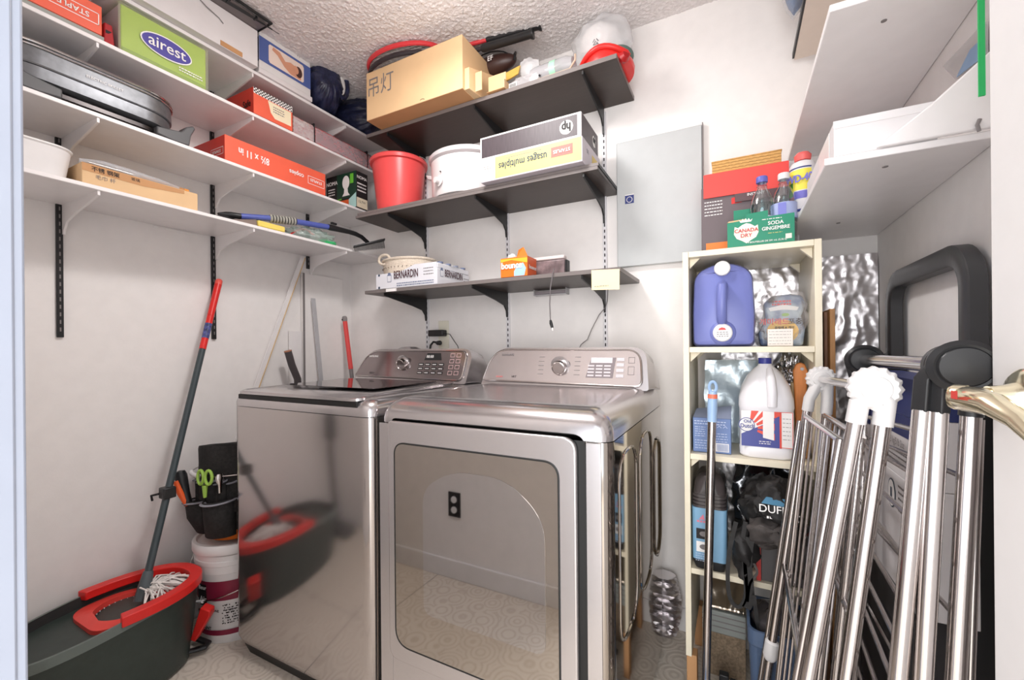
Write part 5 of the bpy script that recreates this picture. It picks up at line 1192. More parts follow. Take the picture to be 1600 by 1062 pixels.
# printed bag
t = thing('printed_bag', 'clear bag holding a blue and yellow printed pack beside the blue jug', 'bag', (.12, 1.58, S1))
pb = mat('slate blue print', (100, 116, 150), .35, noise_amt=.35, nscale=26, col2=(186, 198, 206)); yp = mat('amber print', (246, 196, 84), .4)
bgp = [(.068, 0), (.180, 0), (.186, .05), (.176, .09), (.188, .125), (.180, .152), (.150, .160), (.10, .156), (.078, .135), (.082, .08), (.064, .04)]
MB().prism([V((x, 1.560, S1 + z)) for x, z in bgp], (0, .07, 0)).put('printed_pack', pb, t, .008, 3)
fo = (0, 1.5602, S1)
panel(t, fo, EX, EZ, 0, 0, yp, 'yellow_sun', off=.0012, pts=ell(.127, .045, .042, .036))
panel(t, fo, EX, EZ, 0, 0, M['inkw'], 'white_swoosh', off=.0014, pts=[(.09, .118), (.13, .128), (.17, .118), (.165, .108), (.13, .112), (.095, .108)])
panel(t, fo, EX, EZ, 0, 0, mat('grass green print', (150, 190, 90), .4), 'leaf_print', off=.0015, pts=ell(.135, .096, .010, .005))
text(t, '개미래드', (.105, 1.558, S1 + .074), EX, EZ, .022, M['pred'], bold=.03); text(t, '포충', (.160, 1.558, S1 + .074), EX, EZ, .020, M['ink'], bold=.03)
text(t, '좀벌레 & 개미', (.132, 1.558, S1 + .056), EX, EZ, .009, M['ink'], bold=.03); bars(t, (.10, 1.559, S1 + .135), EX, EZ, 2, .05, .009, .005, M['pred'])
mb = MB().sph((.122, 1.545, S1 + .095), (.066, .010, .088), 36, 22, noise_a=.3, freq=4, seed=2); mb.put('plastic_film', mat('smoky clear film', (214, 206, 204), .12, alpha=.10, bump=.4, bscale=60), t)
mb = MB()
for k in range(5): a_ = .5 + k * .5; mb.tube([V((.095, 1.535, S1 + .135)), V((.095 + .02 * math.cos(a_), 1.53, S1 + .135 + .03 * math.sin(a_))), V((.095 + .035 * math.cos(a_), 1.535, S1 + .14 + .048 * math.sin(a_)))], [.007, .006, .002], n=6)
mb.put('gathered_top', MATS['smoky clear film'], t, label='gathered top of the clear bag')
t = thing('small_box', 'small ivory ribbed box standing in front of the printed bag', 'box', (.115, 1.48, S1))
box('box_body', (.083, 1.475, S1), (.146, 1.50, S1 + .050), mat('ivory card', (238, 230, 224), .5), t, .001); bars(t, (.086, 1.475, S1 + .042), EX, EZ, 5, .055, .009, .001, M['inkgrey'])

# second shelf: blue box, bleach, wrapped foil, wooden tools
lb_ = mat('box steel blue', (112, 136, 186), .5)
t = thing('powder_box', 'blue printed cardboard box with open flaps beside the white bleach jug', 'box', (-.07, 1.55, S2))
box('carton_body', (-.124, 1.475, S2), (-.016, 1.60, S2 + .108), lb_, t, .0015)
MB().hexa([(-.124, 1.475, S2 + .1085), (-.016, 1.475, S2 + .1085), (-.016, 1.4755, S2 + .1085), (-.124, 1.4755, S2 + .1085), (-.118, 1.54, S2 + .128), (-.014, 1.54, S2 + .142), (-.014, 1.542, S2 + .142), (-.118, 1.542, S2 + .128)]).put('lid_flap', mat('grey blue card', (140, 150, 176), .6), t)
pale = mat('pale blue print', (196, 208, 232), .5)
bars(t, (-.120, 1.475, S2 + .096), EX, EZ, 2, .09, .008, .003, pale); bars(t, (-.118, 1.475, S2 + .078), EX, EZ, 5, .03, .007, .002, pale); bars(t, (-.118, 1.475, S2 + .036), EX, EZ, 4, .035, .008, .002, pale); bars(t, (-.07, 1.475, S2 + .06), EX, EZ, 4, .045, .008, .002, pale)
text(t, '↑↑', (-.040, 1.474, S2 + .078), EX, EZ, .02, pale)
panel(t, (-.058, 1.475, S2 + .006), EX, EZ, .036, .026, M['inkw'], 'barcode_field', off=.001)
mb = MB()
for k in range(10): mb.box((-.055 + k * .0032, 1.4722, S2 + .008), (-.0535 + k * .0032, 1.4730, S2 + .030))
mb.put('barcode', lb_, t)
t = thing('bleach_jug', 'white gallon bleach jug with blue cap and red and blue label', 'jug', (.078, 1.53, S2))
wj = mat('translucent white jug', (238, 236, 240), .32)
bcx, bcy = .078, 1.530
def sq(hx, z, r_): return stad(bcx, bcy, hx, hx * .92, z, min(r_, hx * .9), 8)
L = [sq(.066, S2, .03), sq(.071, S2 + .006, .032), sq(.072, S2 + .03, .032), sq(.0705, S2 + .033, .032), sq(.0705, S2 + .142, .032), sq(.0725, S2 + .150, .034), sq(.0715, S2 + .175, .04), sq(.064, S2 + .21, .05), sq(.050, S2 + .24, .045), sq(.032, S2 + .262, .028), sq(.020, S2 + .272, .0175), sq(.018, S2 + .278, .016)]
loft(MB(), L).put('jug_body', wj, t)
MB().cyl((bcx, bcy, S2 + .2785), (bcx, bcy, S2 + .2955), .0178, n=24).put('blue_cap', mat('royal blue cap', (60, 66, 150), .4), t)
MB().tube([V((bcx + .010, bcy - .026, S2 + .262)), V((bcx + .012, bcy - .052, S2 + .235)), V((bcx + .014, bcy - .070, S2 + .195)), V((bcx + .014, bcy - .068, S2 + .155))], [.009, .013, .014, .013], n=14).put('jug_handle', wj, t)
fo = (0, bcy - .0650, S2)
db = mat('royal blue print', (66, 74, 150), .4); rd = mat('warm red print', (232, 76, 56), .4)
panel(t, fo, EX, EZ, 0, 0, db, 'blue_print', off=.0010, pts=[(bcx - .066, .034), (bcx + .032, .034), (bcx + .032, .135), (bcx - .0, .105), (bcx - .066, .07)])
panel(t, fo, EX, EZ, 0, 0, M['inkw'], 'white_print', off=.0008, pts=[(bcx - .066, .036), (bcx + .066, .036), (bcx + .066, .140), (bcx - .066, .140)])
for k in range(5):
    a_ = math.radians(-18 + k * 24); c = (bcx - .045, .088); r0_, r1_ = .022, .072
    w0, w1 = .003, .010; dx, dz = math.cos(a_), math.sin(a_)
    pts = [(c[0] + dx * r0_ + dz * w0, c[1] + dz * r0_ - dx * w0), (c[0] + dx * r1_ + dz * w1, c[1] + dz * r1_ - dx * w1), (c[0] + dx * r1_ - dz * w1, c[1] + dz * r1_ + dx * w1), (c[0] + dx * r0_ - dz * w0, c[1] + dz * r0_ + dx * w0)]
    pts = [(min(max(x, bcx - .066), bcx + .02), min(z, .140)) for x, z in pts]
    panel(t, fo, EX, EZ, 0, 0, rd, 'red_ray', off=.0014, pts=pts)
panel(t, fo, EX, EZ, 0, 0, M['inkw'], 'grip_window', off=.0018, pts=[(bcx - .010, .062), (bcx + .018, .056), (bcx + .018, .140), (bcx - .010, .140)])
panel(t, fo, EX, EZ, .0, 0, rd, 'red_bar', off=.0018, pts=[(bcx + .032, .034), (bcx + .037, .034), (bcx + .037, .140), (bcx + .032, .140)]); panel(t, fo, EX, EZ, 0, 0, rd, 'red_corner', off=.0019, pts=[(bcx + .019, .120), (bcx + .032, .128), (bcx + .032, .14), (bcx + .019, .14)])
frame(t, (bcx + .034, bcy - .0665, S2 + .036), EX, EZ, .031, .104, .0015, rd); bars(t, (bcx + .040, bcy - .0665, S2 + .12), EX, EZ, 6, .02, .012, .0015, M['inkgrey'])
panel(t, fo, EX, EZ, 0, 0, db, 'logo_ring', off=.0021, pts=ell(bcx - .052, .098, .021, .021)[7:] + ell(bcx - .052, .098, .021, .021)[:7]); panel(t, fo, EX, EZ, 0, 0, M['inkw'], 'logo_disc', off=.0024, pts=ell(bcx - .052, .098, .019, .019))
text(t, 'Old', (bcx - .050, bcy - .0680, S2 + .108), EX, EZ, .013, db, bold=.03); text(t, 'Dutch', (bcx - .050, bcy - .0680, S2 + .094), EX, EZ, .017, db, squash=.9, bold=.03)
bars(t, (bcx - .02, bcy - .0672, S2 + .05), EX, EZ, 2, .03, .006, .002, M['inkw'])
# wrapped foil things
t = thing('foil_parcel', 'large object wrapped in silver foil standing behind the white bleach jug', 'parcel', (.02, 1.69, S2))
mb = MB(); mb.hexa([(-.10, 1.66, S2), (.11, 1.66, S2), (.11, 1.76, S2), (-.10, 1.76, S2), (-.10, 1.64, S2 + .285), (.10, 1.64, S2 + .285), (.10, 1.74, S2 + .285), (-.10, 1.74, S2 + .285)])
bmesh.ops.subdivide_edges(mb.bm, edges=mb.bm.edges, cuts=16, use_grid_fill=True)
for v in mb.bm.verts:
    if v.co.z > S2 + .01: v.co.y += .016 * noise.noise(v.co * 16) + .008 * noise.noise(v.co * 45); v.co.x += .010 * noise.noise(v.co * 14 + V((5, 0, 0)))
mb.put('parcel_body', mat('milky blue foil film', (196, 210, 218), .25, .4, bump=.5, bscale=30), t)
t = thing('foil_parcel', 'crushed dark silver foil bundle right behind the wooden tool handles', 'parcel', (.15, 1.68, S2))
mb = MB().sph((.155, 1.70, S2 + .19), (.042, .05, .105), 60, 40, noise_a=.45, freq=6, seed=21); mb.put('parcel_body', mat('crushed foil', (226, 224, 226), .14, 1.0, bump=1.0, bscale=26), t)
t = thing('wooden_brush', 'orange brown wooden handle with a metal rivet standing on the second cabinet shelf', 'tool', (.168, 1.52, S2))
hw = mat('varnished orange wood', (224, 140, 74), .35, noise_amt=.12, nscale=12, stretch=(5, 5, 1))
prof = [(-.012, 0), (.012, 0), (.013, .10), (.016, .20), (.019, .255), (.012, .276), (0, .282), (-.012, .276), (-.019, .255), (-.016, .20), (-.013, .10)]
MB().prism([V((.172 + x, 1.555, S2 + z)) for x, z in prof], (0, .016, 0)).put('wooden_handle', hw, t, .004, 3)
MB().cyl((.176, 1.5545, S2 + .262), (.176, 1.553, S2 + .262), .005, n=14).put('rivet', M['chrome2'], t)
t = thing('wooden_brush', 'pale wooden brush with a beige block standing beside the bleach jug', 'tool', (.156, 1.50, S2))
MB().prism([V((.1525 + x, 1.600, S2 + z)) for x, z in [(0, 0), (.012, 0), (.014, .10), (.016, .205), (.010, .218), (.0, .215)]], (0, .03, 0)).put('brush_back', M['woodl'], t, .003)
box('brush_block', (.1535, 1.515, S2 + .0), (.190, 1.545, S2 + .055), M['wood'], t, .003)

# third shelf: drill case, black bag, silver bag
t = thing('tool_case', 'tall case with black ribbed lid and light blue printed body on the lower cabinet shelf', 'case', (-.075, 1.50, S3))
lbm = mat('light blue print', (128, 172, 204), .4)
lofty = lambda a_, b_, c, d, z, r_: stad((a_ + b_) / 2, (c + d) / 2, (b_ - a_) / 2, (d - c) / 2, z, r_, 6)
loft(MB(), [lofty(-.118, -.036, 1.450, 1.60, S3, .015), lofty(-.126, -.029, 1.442, 1.61, S3 + .024, .015), lofty(-.126, -.029, 1.442, 1.61, S3 + .03, .015)]).put('black_base', M['pblk'], t)
loft(MB(), [lofty(-.1255, -.0295, 1.442, 1.61, S3 + .0305, .012), lofty(-.1265, -.0285, 1.442, 1.61, S3 + .190, .012)]).put('printed_body', lbm, t)
L = []
for i in range(4): z = S3 + .1905 + i * .011; L += [lofty(-.126, -.029, 1.442, 1.61, z, .02), lofty(-.126, -.029, 1.442, 1.61, z + .007, .02), lofty(-.123, -.032, 1.445, 1.61, z + .0075, .02), lofty(-.123, -.032, 1.445, 1.61, z + .0105, .02)]
L += [lofty(-.124, -.031, 1.444, 1.61, S3 + .236, .03), lofty(-.120, -.035, 1.45, 1.60, S3 + .268, .035), lofty(-.108, -.047, 1.46, 1.59, S3 + .286, .03), lofty(-.095, -.06, 1.48, 1.57, S3 + .292, .017)]
loft(MB(), L).put('ribbed_lid', mat('glossy dark plastic', (72, 66, 66), .25), t)
box('centre_strap', (-.088, 1.4405, S3 + .19), (-.068, 1.447, S3 + .275), M['pblk'], t, .003)
fo = (-.126, 1.4420, S3)
bars(t, (-.112, 1.4415, S3 + .146), EX, EZ, 1, .028, .01, .006, mat('pink print', (226, 130, 150), .5)); panel(t, fo, EX, EZ, 0, 0, MATS['pink print'], 'pink_triangle', off=.001, pts=[(.02, .155), (.036, .155), (.032, .172)])
for z in (.095, .055):
    panel(t, fo, EX, EZ, 0, 0, M['ink'] if z > .08 else M['inkw'], 'photo_print', off=.001, pts=[(.012, z), (.05, z), (.05, z + .032), (.012, z + .032)]); panel(t, fo, EX, EZ, 0, 0, M['inkgrey'], 'photo_detail', off=.0014, pts=ell(.033, z + .016, .012, .008))
bars(t, (-.116, 1.4415, S3 + .048), EX, EZ, 4, .04, .007, .002, pale); bars(t, (-.0285, 1.48, S3 + .15), EY, (0, .3, 1), 8, .08, .013, .004, pale)
t = thing('shoulder_bag', 'black fabric bag with white lettering and hanging straps bulging out of the cabinet', 'bag', (.09, 1.42, .40))
bf = mat('black nylon fabric', (40, 38, 38), .6, noise_amt=.2, nscale=50, bump=.5, bscale=40)
def deform(mb, a_, f_, sd):
    for v in mb.bm.verts:
        c_ = v.co.copy(); q_ = V((0, 0, 0))
        for a2, f2 in ((a_, f_), (a_ * .6, f_ * 2.3), (a_ * .25, f_ * 5)):
            q_ += V((noise.noise(c_ * f2 + V((sd, 0, 0))), noise.noise(c_ * f2 + V((0, sd, 0))), noise.noise(c_ * f2 + V((0, 0, sd))))) * a2
        v.co += q_
    return mb
deform(MB().sph((.088, 1.440, .668), (.084, .085, .066), 60, 40), .030, 14, 3).put('bag_top', bf, t)
deform(MB().sph((.092, 1.430, .612), (.078, .080, .048), 60, 40), .032, 13, 7).put('bag_flap', mat('charcoal nylon fabric', (84, 78, 76), .65, noise_amt=.2, nscale=40, bump=.5, bscale=40), t)
deform(MB().sph((.020, 1.42, .525), (.030, .045, .08), 44, 30), .024, 14, 9).put('bag_side', bf, t)
deform(MB().sph((.150, 1.41, .540), (.026, .040, .070), 44, 30), .026, 16, 11).put('bag_folds', MATS['charcoal nylon fabric'], t)
text(t, 'DUFFEL', (.098, 1.350, .676), EX, (0, .45, 1), .028, M['inkw'], bold=.01); bars(t, (.07, 1.348, .652), EX, (0, .45, 1), 1, .075, .01, .006, M['inkw'])
MB().prism([V((.058, 1.352, .690)), V((.14, 1.352, .686)), V((.125, 1.362, .704)), V((.07, 1.362, .705))], (0, .004, 0)).put('blue_patch', mat('teal blue print', (74, 128, 160), .5), t)
def strap(pts, w_, name='strap', material=None):
    mb = MB(); pts = [V(p) for p in pts]; pr = []
    for i, p in enumerate(pts):
        d_ = (pts[min(i + 1, len(pts) - 1)] - pts[max(i - 1, 0)]).normalized(); s_ = d_.cross(V((0, -1, 0)))
        s_ = (s_.normalized() if s_.length > .1 else V((1, 0, 0))) * w_ / 2
        pr.append([p - s_, p + s_, p + s_ + V((0, .0025, 0)), p - s_ + V((0, .0025, 0))])
    loft(mb, pr); mb.put(name, material or bf, t)
def curve(pts, n_=8):
    pts = [V(p) for p in pts]; out = []
    for i in range(len(pts) - 1):
        p0, p1, p2, p3 = pts[max(i - 1, 0)], pts[i], pts[i + 1], pts[min(i + 2, len(pts) - 1)]
        for k in range(n_):
            u = k / n_; out.append(.5 * ((2 * p1) + (p2 - p0) * u + (2 * p0 - 5 * p1 + 4 * p2 - p3) * u * u + (3 * p1 - p0 - 3 * p2 + p3) * u ** 3))
    return out + [pts[-1]]
Q = lambda px, py, y=1.375: tuple(P(px, py, 'y', y))
strap(curve([Q(1150, 815), Q(1140, 860), Q(1137, 900), Q(1141, 935), Q(1155, 948), Q(1165, 930), Q(1164, 890), Q(1160, 850), Q(1165, 815)]), .011, 'loop_strap')
strap(curve([Q(1172, 840), Q(1168, 880), Q(1172, 930), Q(1166, 950)]), .022, 'wide_strap')
strap(curve([Q(1178, 930, 1.36), Q(1184, 975, 1.36), Q(1192, 1005, 1.355), Q(1202, 1022, 1.35)]), .010, 'narrow_strap')
strap(curve([Q(1178, 880), Q(1183, 895), Q(1172, 912), Q(1168, 940)]), .006, 'grey_strap', MATS['charcoal nylon fabric'])
t = thing('red_box', 'dark grey box with a red edge under the black bag in the cabinet', 'box', (.13, 1.47, S3))
MB().box((.060, 1.455, S3), (.186, 1.60, S3 + .125)).put('box_body', mat('dark grey box', (92, 88, 88), .5), t, .002)
MB().box((.048, 1.450, S3), (.0595, 1.60, S3 + .137)).box((.048, 1.450, S3 + .1255), (.188, 1.60, S3 + .137)).put('red_edge', mat('muted red', (196, 60, 56), .45), t)
t = thing('foil_parcel', 'glossy dark silver bag standing at the back of the lower cabinet shelf', 'parcel', (.05, 1.72, S3))
mb = deform(MB().box((-.01, 1.70, S3 + .012), (.165, 1.765, S3 + .31)), 0, 1, 0); bmesh.ops.subdivide_edges(mb.bm, edges=mb.bm.edges, cuts=14, use_grid_fill=True); deform(mb, .018, 12, 5)
mb.put('parcel_body', mat('dark glossy foil', (120, 122, 126), .14, .9, bump=.5, bscale=20), t)
# under the cabinet shelf: storage pieces on the floor
t = thing('storage_box', 'low silver grey plastic box with a shiny film on the floor inside the cabinet frame', 'box', (-.02, 1.62, 0))
box('box_body', (-.110, 1.60, .150 + .0), (.022, 1.79, .225), mat('grey ribbed plastic', (150, 154, 150), .35), t, .004)
box('box_stand', (-.105, 1.61, .0005), (.02, 1.79, .1495), mat('tan carpet tile', (150, 130, 108), .9, noise_amt=.2, nscale=150), t)
for z in (.172, .190, .208): box('rib', (-.111, 1.5985, z), (.0225, 1.5998, z + .003), M['inkgrey'], t)
mb = MB(); mb.grid((-.108, 1.603, .232), (.128, 0, 0), (0, .18, .16), 26, 26, lambda a_, c: .008 * noise.noise(V((a_ * 5, c * 5, 1))) + .01 * math.sin(c * 3)); mb.put('shiny_film', mat('brown silver film', (170, 158, 144), .16, .9, bump=.3, bscale=20), t, fix=False, solid=.001)
t = thing('waste_bin', 'slate blue plastic bin with a dark liner on the floor in front of the cabinet', 'bin', (.115, 1.34, 0))
sb_ = mat('slate blue plastic', (80, 98, 126), .45, bump=.2, bscale=300)
c = (.105, 1.412)
loft(MB(), [stad(*c, .066, .075, .002, .02), stad(*c, .070, .079, .02, .02), stad(*c, .081, .092, .31, .025), stad(*c, .084, .096, .315, .025), stad(*c, .084, .096, .355, .025), stad(*c, .077, .089, .355, .025), stad(*c, .070, .08, .28, .02)]).put('bin_body', sb_, t)
mb = deform(MB().sph((*c, .345), (.072, .082, .035), 34, 20), .012, 20, 4); mb.put('dark_liner', mat('dark plastic liner', (62, 58, 60), .25), t)
t = thing('black_clamp', 'small black clamp standing on the floor just inside the cabinet', 'clamp', (-.02, 1.47, 0))
MB().box((-.055, 1.475, .001), (-.028, 1.50, .10)).box((-.025, 1.475, .03), (-.008, 1.50, .085)).box((-.07, 1.48, .04), (-.012, 1.495, .055)).put('clamp_body', M['pblk'], t, .003)
t = thing('blue_lid', 'light blue plastic tub edge on the floor right of the dryer', 'tub', (-.10, 1.20, 0))
loft(MB(), [stad(-.115, 1.155, .055, .06, .001, .03), stad(-.115, 1.155, .065, .07, .04, .035), stad(-.115, 1.155, .067, .072, .045, .035), stad(-.115, 1.155, .06, .065, .04, .03)]).put('tub_body', mat('bright blue plastic', (84, 144, 206), .4), t)

# ================================================================== on top of the cabinet
T0 = 1.4142
t = thing('appliance_box', 'dark grey product box with small white print behind the green bottle carrier', 'box', (.04, 1.68, T0))
dg = mat('mauve grey print', (110, 98, 102), .5)
box('carton_body', (-.102, 1.60, T0), (.135, 1.78, T0 + .242), dg, t, .002)
panel(t, (-.088, 1.60, T0 + .018), EX, EZ, .085, .036, mat('bright orange band', (244, 134, 58), .5), 'orange_band'); bars(t, (-.092, 1.5995, T0 + .190), EX, EZ, 5, .055, .011, .003, M['inkw']); bars(t, (-.088, 1.5995, T0 + .010), EX, EZ, 1, .07, .01, .003, M['inkw'])
MB().box((-.090, 1.598, T0 + .2425), (.151, 1.78, T0 + .287)).put('red_lid', mat('coral red print', (236, 78, 72), .45), t, .002)
MB().box((-.094, 1.5935, T0 + .205), (.151, 1.5975, T0 + .284)).put('red_front', MATS['coral red print'], t)
box('dark_label', (.0, 1.5925, T0 + .178), (.145, 1.599, T0 + .2045), mat('plum print', (98, 74, 78), .45), t); text(t, 'INSTANT', (.060, 1.5925, T0 + .196), EX, EZ, .012, M['inkw'], bold=.03)
panel(t, (-.01, 1.60, T0 + .165), EX, EZ, 0, 0, M['pred'], 'red_shape', off=.001, pts=[(0, .01), (.03, .012), (.028, .035), (-.0, .03)])
t = thing('wicker_basket', 'flat woven wicker basket lying on top of the red topped box', 'basket', (.05, 1.68, T0 + .288))
wk = mat('golden wicker', (226, 176, 104), .6, noise_amt=.15, nscale=60)
box('basket_core', (-.068, 1.612, T0 + .2885), (.1325, 1.772, T0 + .326), mat('dark wicker gap', (132, 90, 50), .8), t)
for face in range(2):
    for i in range(20):
        for j in range(4):
            if (i + j) % 2 == face:
                x = -.068 + i * .01; z = T0 + .289 + j * .0095
                MB().box((x, 1.6095 if face else 1.6105, z + (.001 if face else 0)), (x + .0098, 1.6118, z + (.008 if face else .0094))).put('wicker_strand', wk, t, smooth=False)
tt = MB().box((-.070, 1.608, T0 + .3265), (.1345, 1.774, T0 + .331)); tt.put('basket_edge', wk, t, .002)
t = thing('white_pouch', 'small white carton piece behind the wicker basket', 'box', (.17, 1.70, T0 + .2))
box('carton_body', (.156, 1.68, T0), (.186, 1.79, T0 + .31), M['white_card'], t, .001)
# green bottle carrier
gr = mat('bottle green print', (14, 134, 102), .4); grd = mat('deep green print', (20, 96, 72), .45)
t = thing('bottle_carrier', 'green cardboard soda bottle carrier with a shield logo on top of the cabinet', 'carrier', (.065, 1.51, T0))
x0, x1, y0, y1 = -.021, .150, 1.455, 1.575
H_ = .078
MB().prism([V((x0, y0, T0)), V((x1, y0, T0)), V((x1, y0, T0 + H_ + .006)), V((.085, y0, T0 + H_ + .004)), V((.085, y0, T0 + H_ + .022)), V((.030, y0, T0 + H_ + .019)), V((.028, y0, T0 + H_ + .002)), V((x0, y0, T0 + H_ - .002))], (0, .0015, 0)).put('front_panel', gr, t, smooth=False)
box('side_panel', (x1 - .0015, y0 + .002, T0), (x1, y1, T0 + H_ + .006), grd, t); box('side_panel', (x0, y0 + .002, T0), (x0 + .0015, y1, T0 + H_ - .002), gr, t)
box('back_panel', (x0, y1, T0), (x1, y1 + .0015, T0 + H_), gr, t); box('carrier_floor', (x0 + .002, y0 + .002, T0), (x1 - .002, y1, T0 + .0012), M['kraft'], t)
box('centre_panel', (-.004, 1.514, T0 + .0015), (.050, 1.516, T0 + .128), gr, t)
MB().hexa([(x0, y0 + .003, T0 + H_), (x0 + .045, y0 + .003, T0 + H_), (x0 + .045, y0 + .03, T0 + H_), (x0, y0 + .03, T0 + H_), (x0 + .004, y0 + .004, T0 + H_ + .004), (x0 + .05, y0 + .004, T0 + H_ + .006), (x0 + .05, y0 + .03, T0 + H_ + .006), (x0 + .004, y0 + .03, T0 + H_ + .004)]).put('kraft_flap', M['kraft'], t)
fo = (0, y0, T0)
shd = [(-.006, .062), (.004, .058), (.016, .066), (.028, .070), (.040, .066), (.052, .058), (.060, .062), (.062, .040), (.055, .026), (.040, .018), (.028, .010), (.016, .018), (.0, .026), (-.008, .040)]
crm = mat('cream print shield', (242, 238, 220), .45)
panel(t, fo, EX, EZ, 0, 0, crm, 'shield_print', off=.0006, pts=[(x * .92 + .004, z) for x, z in shd])
panel(t, fo, EX, EZ, 0, 0, M['inkw'], 'crown_print', off=.0008, pts=[(.014, .073), (.042, .073), (.046, .082), (.040, .077), (.036, .084), (.032, .078), (.028, .085), (.024, .078), (.020, .084), (.016, .077), (.010, .082)])
text(t, 'CANADA', (.029, y0, T0 + .048), EX, EZ, .0155, mat('crimson ink', (206, 60, 70), .5), squash=.95, bold=.03); text(t, 'DRY', (.029, y0, T0 + .033), EX, EZ, .0155, MATS['crimson ink'], bold=.03)
text(t, 'SODA', (.104, y0, T0 + .061), EX, EZ, .0145, M['inkw'], bold=.03); text(t, 'GINGEMBRE', (.104, y0, T0 + .046), EX, EZ, .0145, M['inkw'], squash=.88, bold=.03)
text(t, '4 BOUTEILLES DE 591 mL (2,36 L)', (.082, y0, T0 + .011), EX, EZ, .0068, M['inkw'], bold=.02); bars(t, (.07, y0, T0 + .073), EX, EZ, 1, .05, .01, .002, M['inkw']); bars(t, (.085, y0, T0 + .032), EX, EZ, 1, .035, .01, .0015, yl)
panel(t, fo, EX, EZ, 0, 0, crm, 'badge_print', off=.001, pts=[(.128, .012), (.143, .012), (.143, .026), (.128, .026)])
for yy, zz in ((.02, .012), (.05, .020), (.03, .04), (.07, .05), (.06, .008)): panel(t, (x1, y0, T0), EY, EZ, 0, 0, M['inkw'] if zz < .03 else mat('pink print 2', (222, 150, 150), .5), 'side_print', off=.001, pts=ell(yy, zz, .012, .006, 12))
pet = clear('clear bottle plastic', (236, 243, 246), .16)
water = clear('still water', (214, 232, 232), .03)
def bottle(x, y, label, capm, band, zt=1.0):
    t = thing('water_bottle', label, 'bottle', (x, y, T0 + .002), 'water bottles in the green carrier')
    h = .196 * zt; r_ = .0325
    MB().lathe((x, y, T0 + .002), [(.024, 0), (r_, .008), (r_, .02), (r_ * .95, .03), (r_, .04), (r_, .055), (r_ * .95, .06), (r_, .07), (r_, .115), (r_ * .97, .122), (r_ * .93, .135), (r_ * .72, .155), (.014, .172), (.0125, .178), (.0145, .180), (.0125, .182), (.0125, .192)], n=32).put('bottle_body', pet, t)
    MB().lathe((x, y, T0 + .193), [(.0150, 0), (.0155, .002), (.0155, .015), (.014, .018), (0, .0182)], n=28).put('bottle_cap', capm, t)
    MB().lathe((x, y, T0 + .002), [(r_ + .0006, .072 if band > 1 else .06), (r_ + .0006, .118 if band > 1 else .085)], n=32).put('paper_label', mat('label %d' % band, (178, 190, 232) if band > 1 else (206, 214, 232), .35, alpha=.9), t)
    MB().lathe((x, y, T0 + .004), [(.022, 0), (r_ - .002, .008), (r_ - .002, .10), (r_ - .004, .125)], n=24).put('water', water, t)
    return t
t = bottle(.072, 1.490, 'water bottle with a violet blue cap standing in the green carrier', mat('violet blue cap', (104, 108, 190), .4), 1)
t = bottle(.134 - .006, 1.492, 'water bottle with a white cap and blue label standing in the green carrier', M['pwhite'], 2)
nn = V((-.10, -1, 0)).normalized()
panel(t, V((.128, 1.492, T0 + .079)) + nn * .0335 + V((-.014, 0, 0)), (1, -.1, 0), EZ, .020, .038, mat('violet print', (120, 124, 200), .4), 'label_print', off=.001)
# spray bottle on the right shelf edge, boxes
R1 = 1.4948
t = thing('spray_can', 'white can with yellow shield print at the left edge of the lower right shelf', 'bottle', (.175, 1.50, R1))
wb = mat('white can print', (232, 228, 230), .35)
cx_, cy_ = .178, 1.52
MB().lathe((cx_, cy_, R1), [(.030, 0), (.034, .004), (.034, .150), (.028, .160), (.018, .165), (0, .166)], n=32).put('can_body', wb, t)
MB().lathe((cx_, cy_, R1 + .1665), [(.020, 0), (.022, .016), (.016, .024), (0, .026)], n=20).put('spray_cap', mat('salmon red cap', (238, 108, 104), .4), t)
dnn = V((-.34, -.94, 0)).normalized(); drr = V((0, 0, 1)).cross(dnn)
def cp(u, z, o=.0348): 
    a_ = u / .034; return V((cx_, cy_, R1 + z)) + (dnn * math.cos(a_) + drr * math.sin(a_)) * o
def cpatch(u0, u1, z0, z1, material, name, o=.0345, skew=0):
    mb = MB(); n_ = 8; A = [mb.bm.verts.new(cp(u0 + (u1 - u0) * k / n_, z0 + skew * k / n_, o)) for k in range(n_ + 1)]; B = [mb.bm.verts.new(cp(u0 + (u1 - u0) * k / n_, z1 + skew * k / n_, o)) for k in range(n_ + 1)]
    for k in range(n_): mb.bm.faces.new((A[k], A[k + 1], B[k + 1], B[k]))
    mb.put(name, material, t)
cpatch(-.045, .03, .075, .135, mat('lemon print', (244, 228, 90), .4), 'yellow_shield'); cpatch(-.045, .03, .138, .142, navy, 'blue_line'); cpatch(-.045, .03, .050, .072, mat('violet blue label', (120, 116, 200), .4), 'blue_band')
cpatch(-.05, -.018, .06, .10, mat('label green', (40, 140, 60), .4), 'green_print', .0347); cpatch(-.052, -.015, .0, .058, mat('label red', (196, 30, 40), .4), 'red_print', .0347); cpatch(-.012, .03, .012, .02, navy, 'dark_print', .0347)
text(t, 'WD-40', cp(.0, .106, .0375), drr, EZ, .030, MATS['violet blue label'], squash=.72, bold=.05)
def whitebox(label, a_, b_, m_=M['white_card']):
    t = carton('white_box', label, a_, b_, m_, group='white boxes on the lower right shelf')
    return t
t = whitebox('long low white box lying at the front end of the lower right shelf', (.176, 1.058, R1), (.330, 1.42, R1 + .070))
MB().box((.175, 1.0565, R1 + .055), (.331, 1.0578, R1 + .070)).put('lid_edge', M['white_card'], t)
MB().hexa([(.1745, 1.10, R1 + .002), (.1757, 1.10, R1 + .002), (.1757, 1.22, R1 + .002), (.1745, 1.22, R1 + .002), (.1745, 1.10, R1 + .066), (.1757, 1.10, R1 + .066), (.1757, 1.22, R1 + .066), (.1745, 1.22, R1 + .066)]).put('side_flap', M['pwhite'], t)
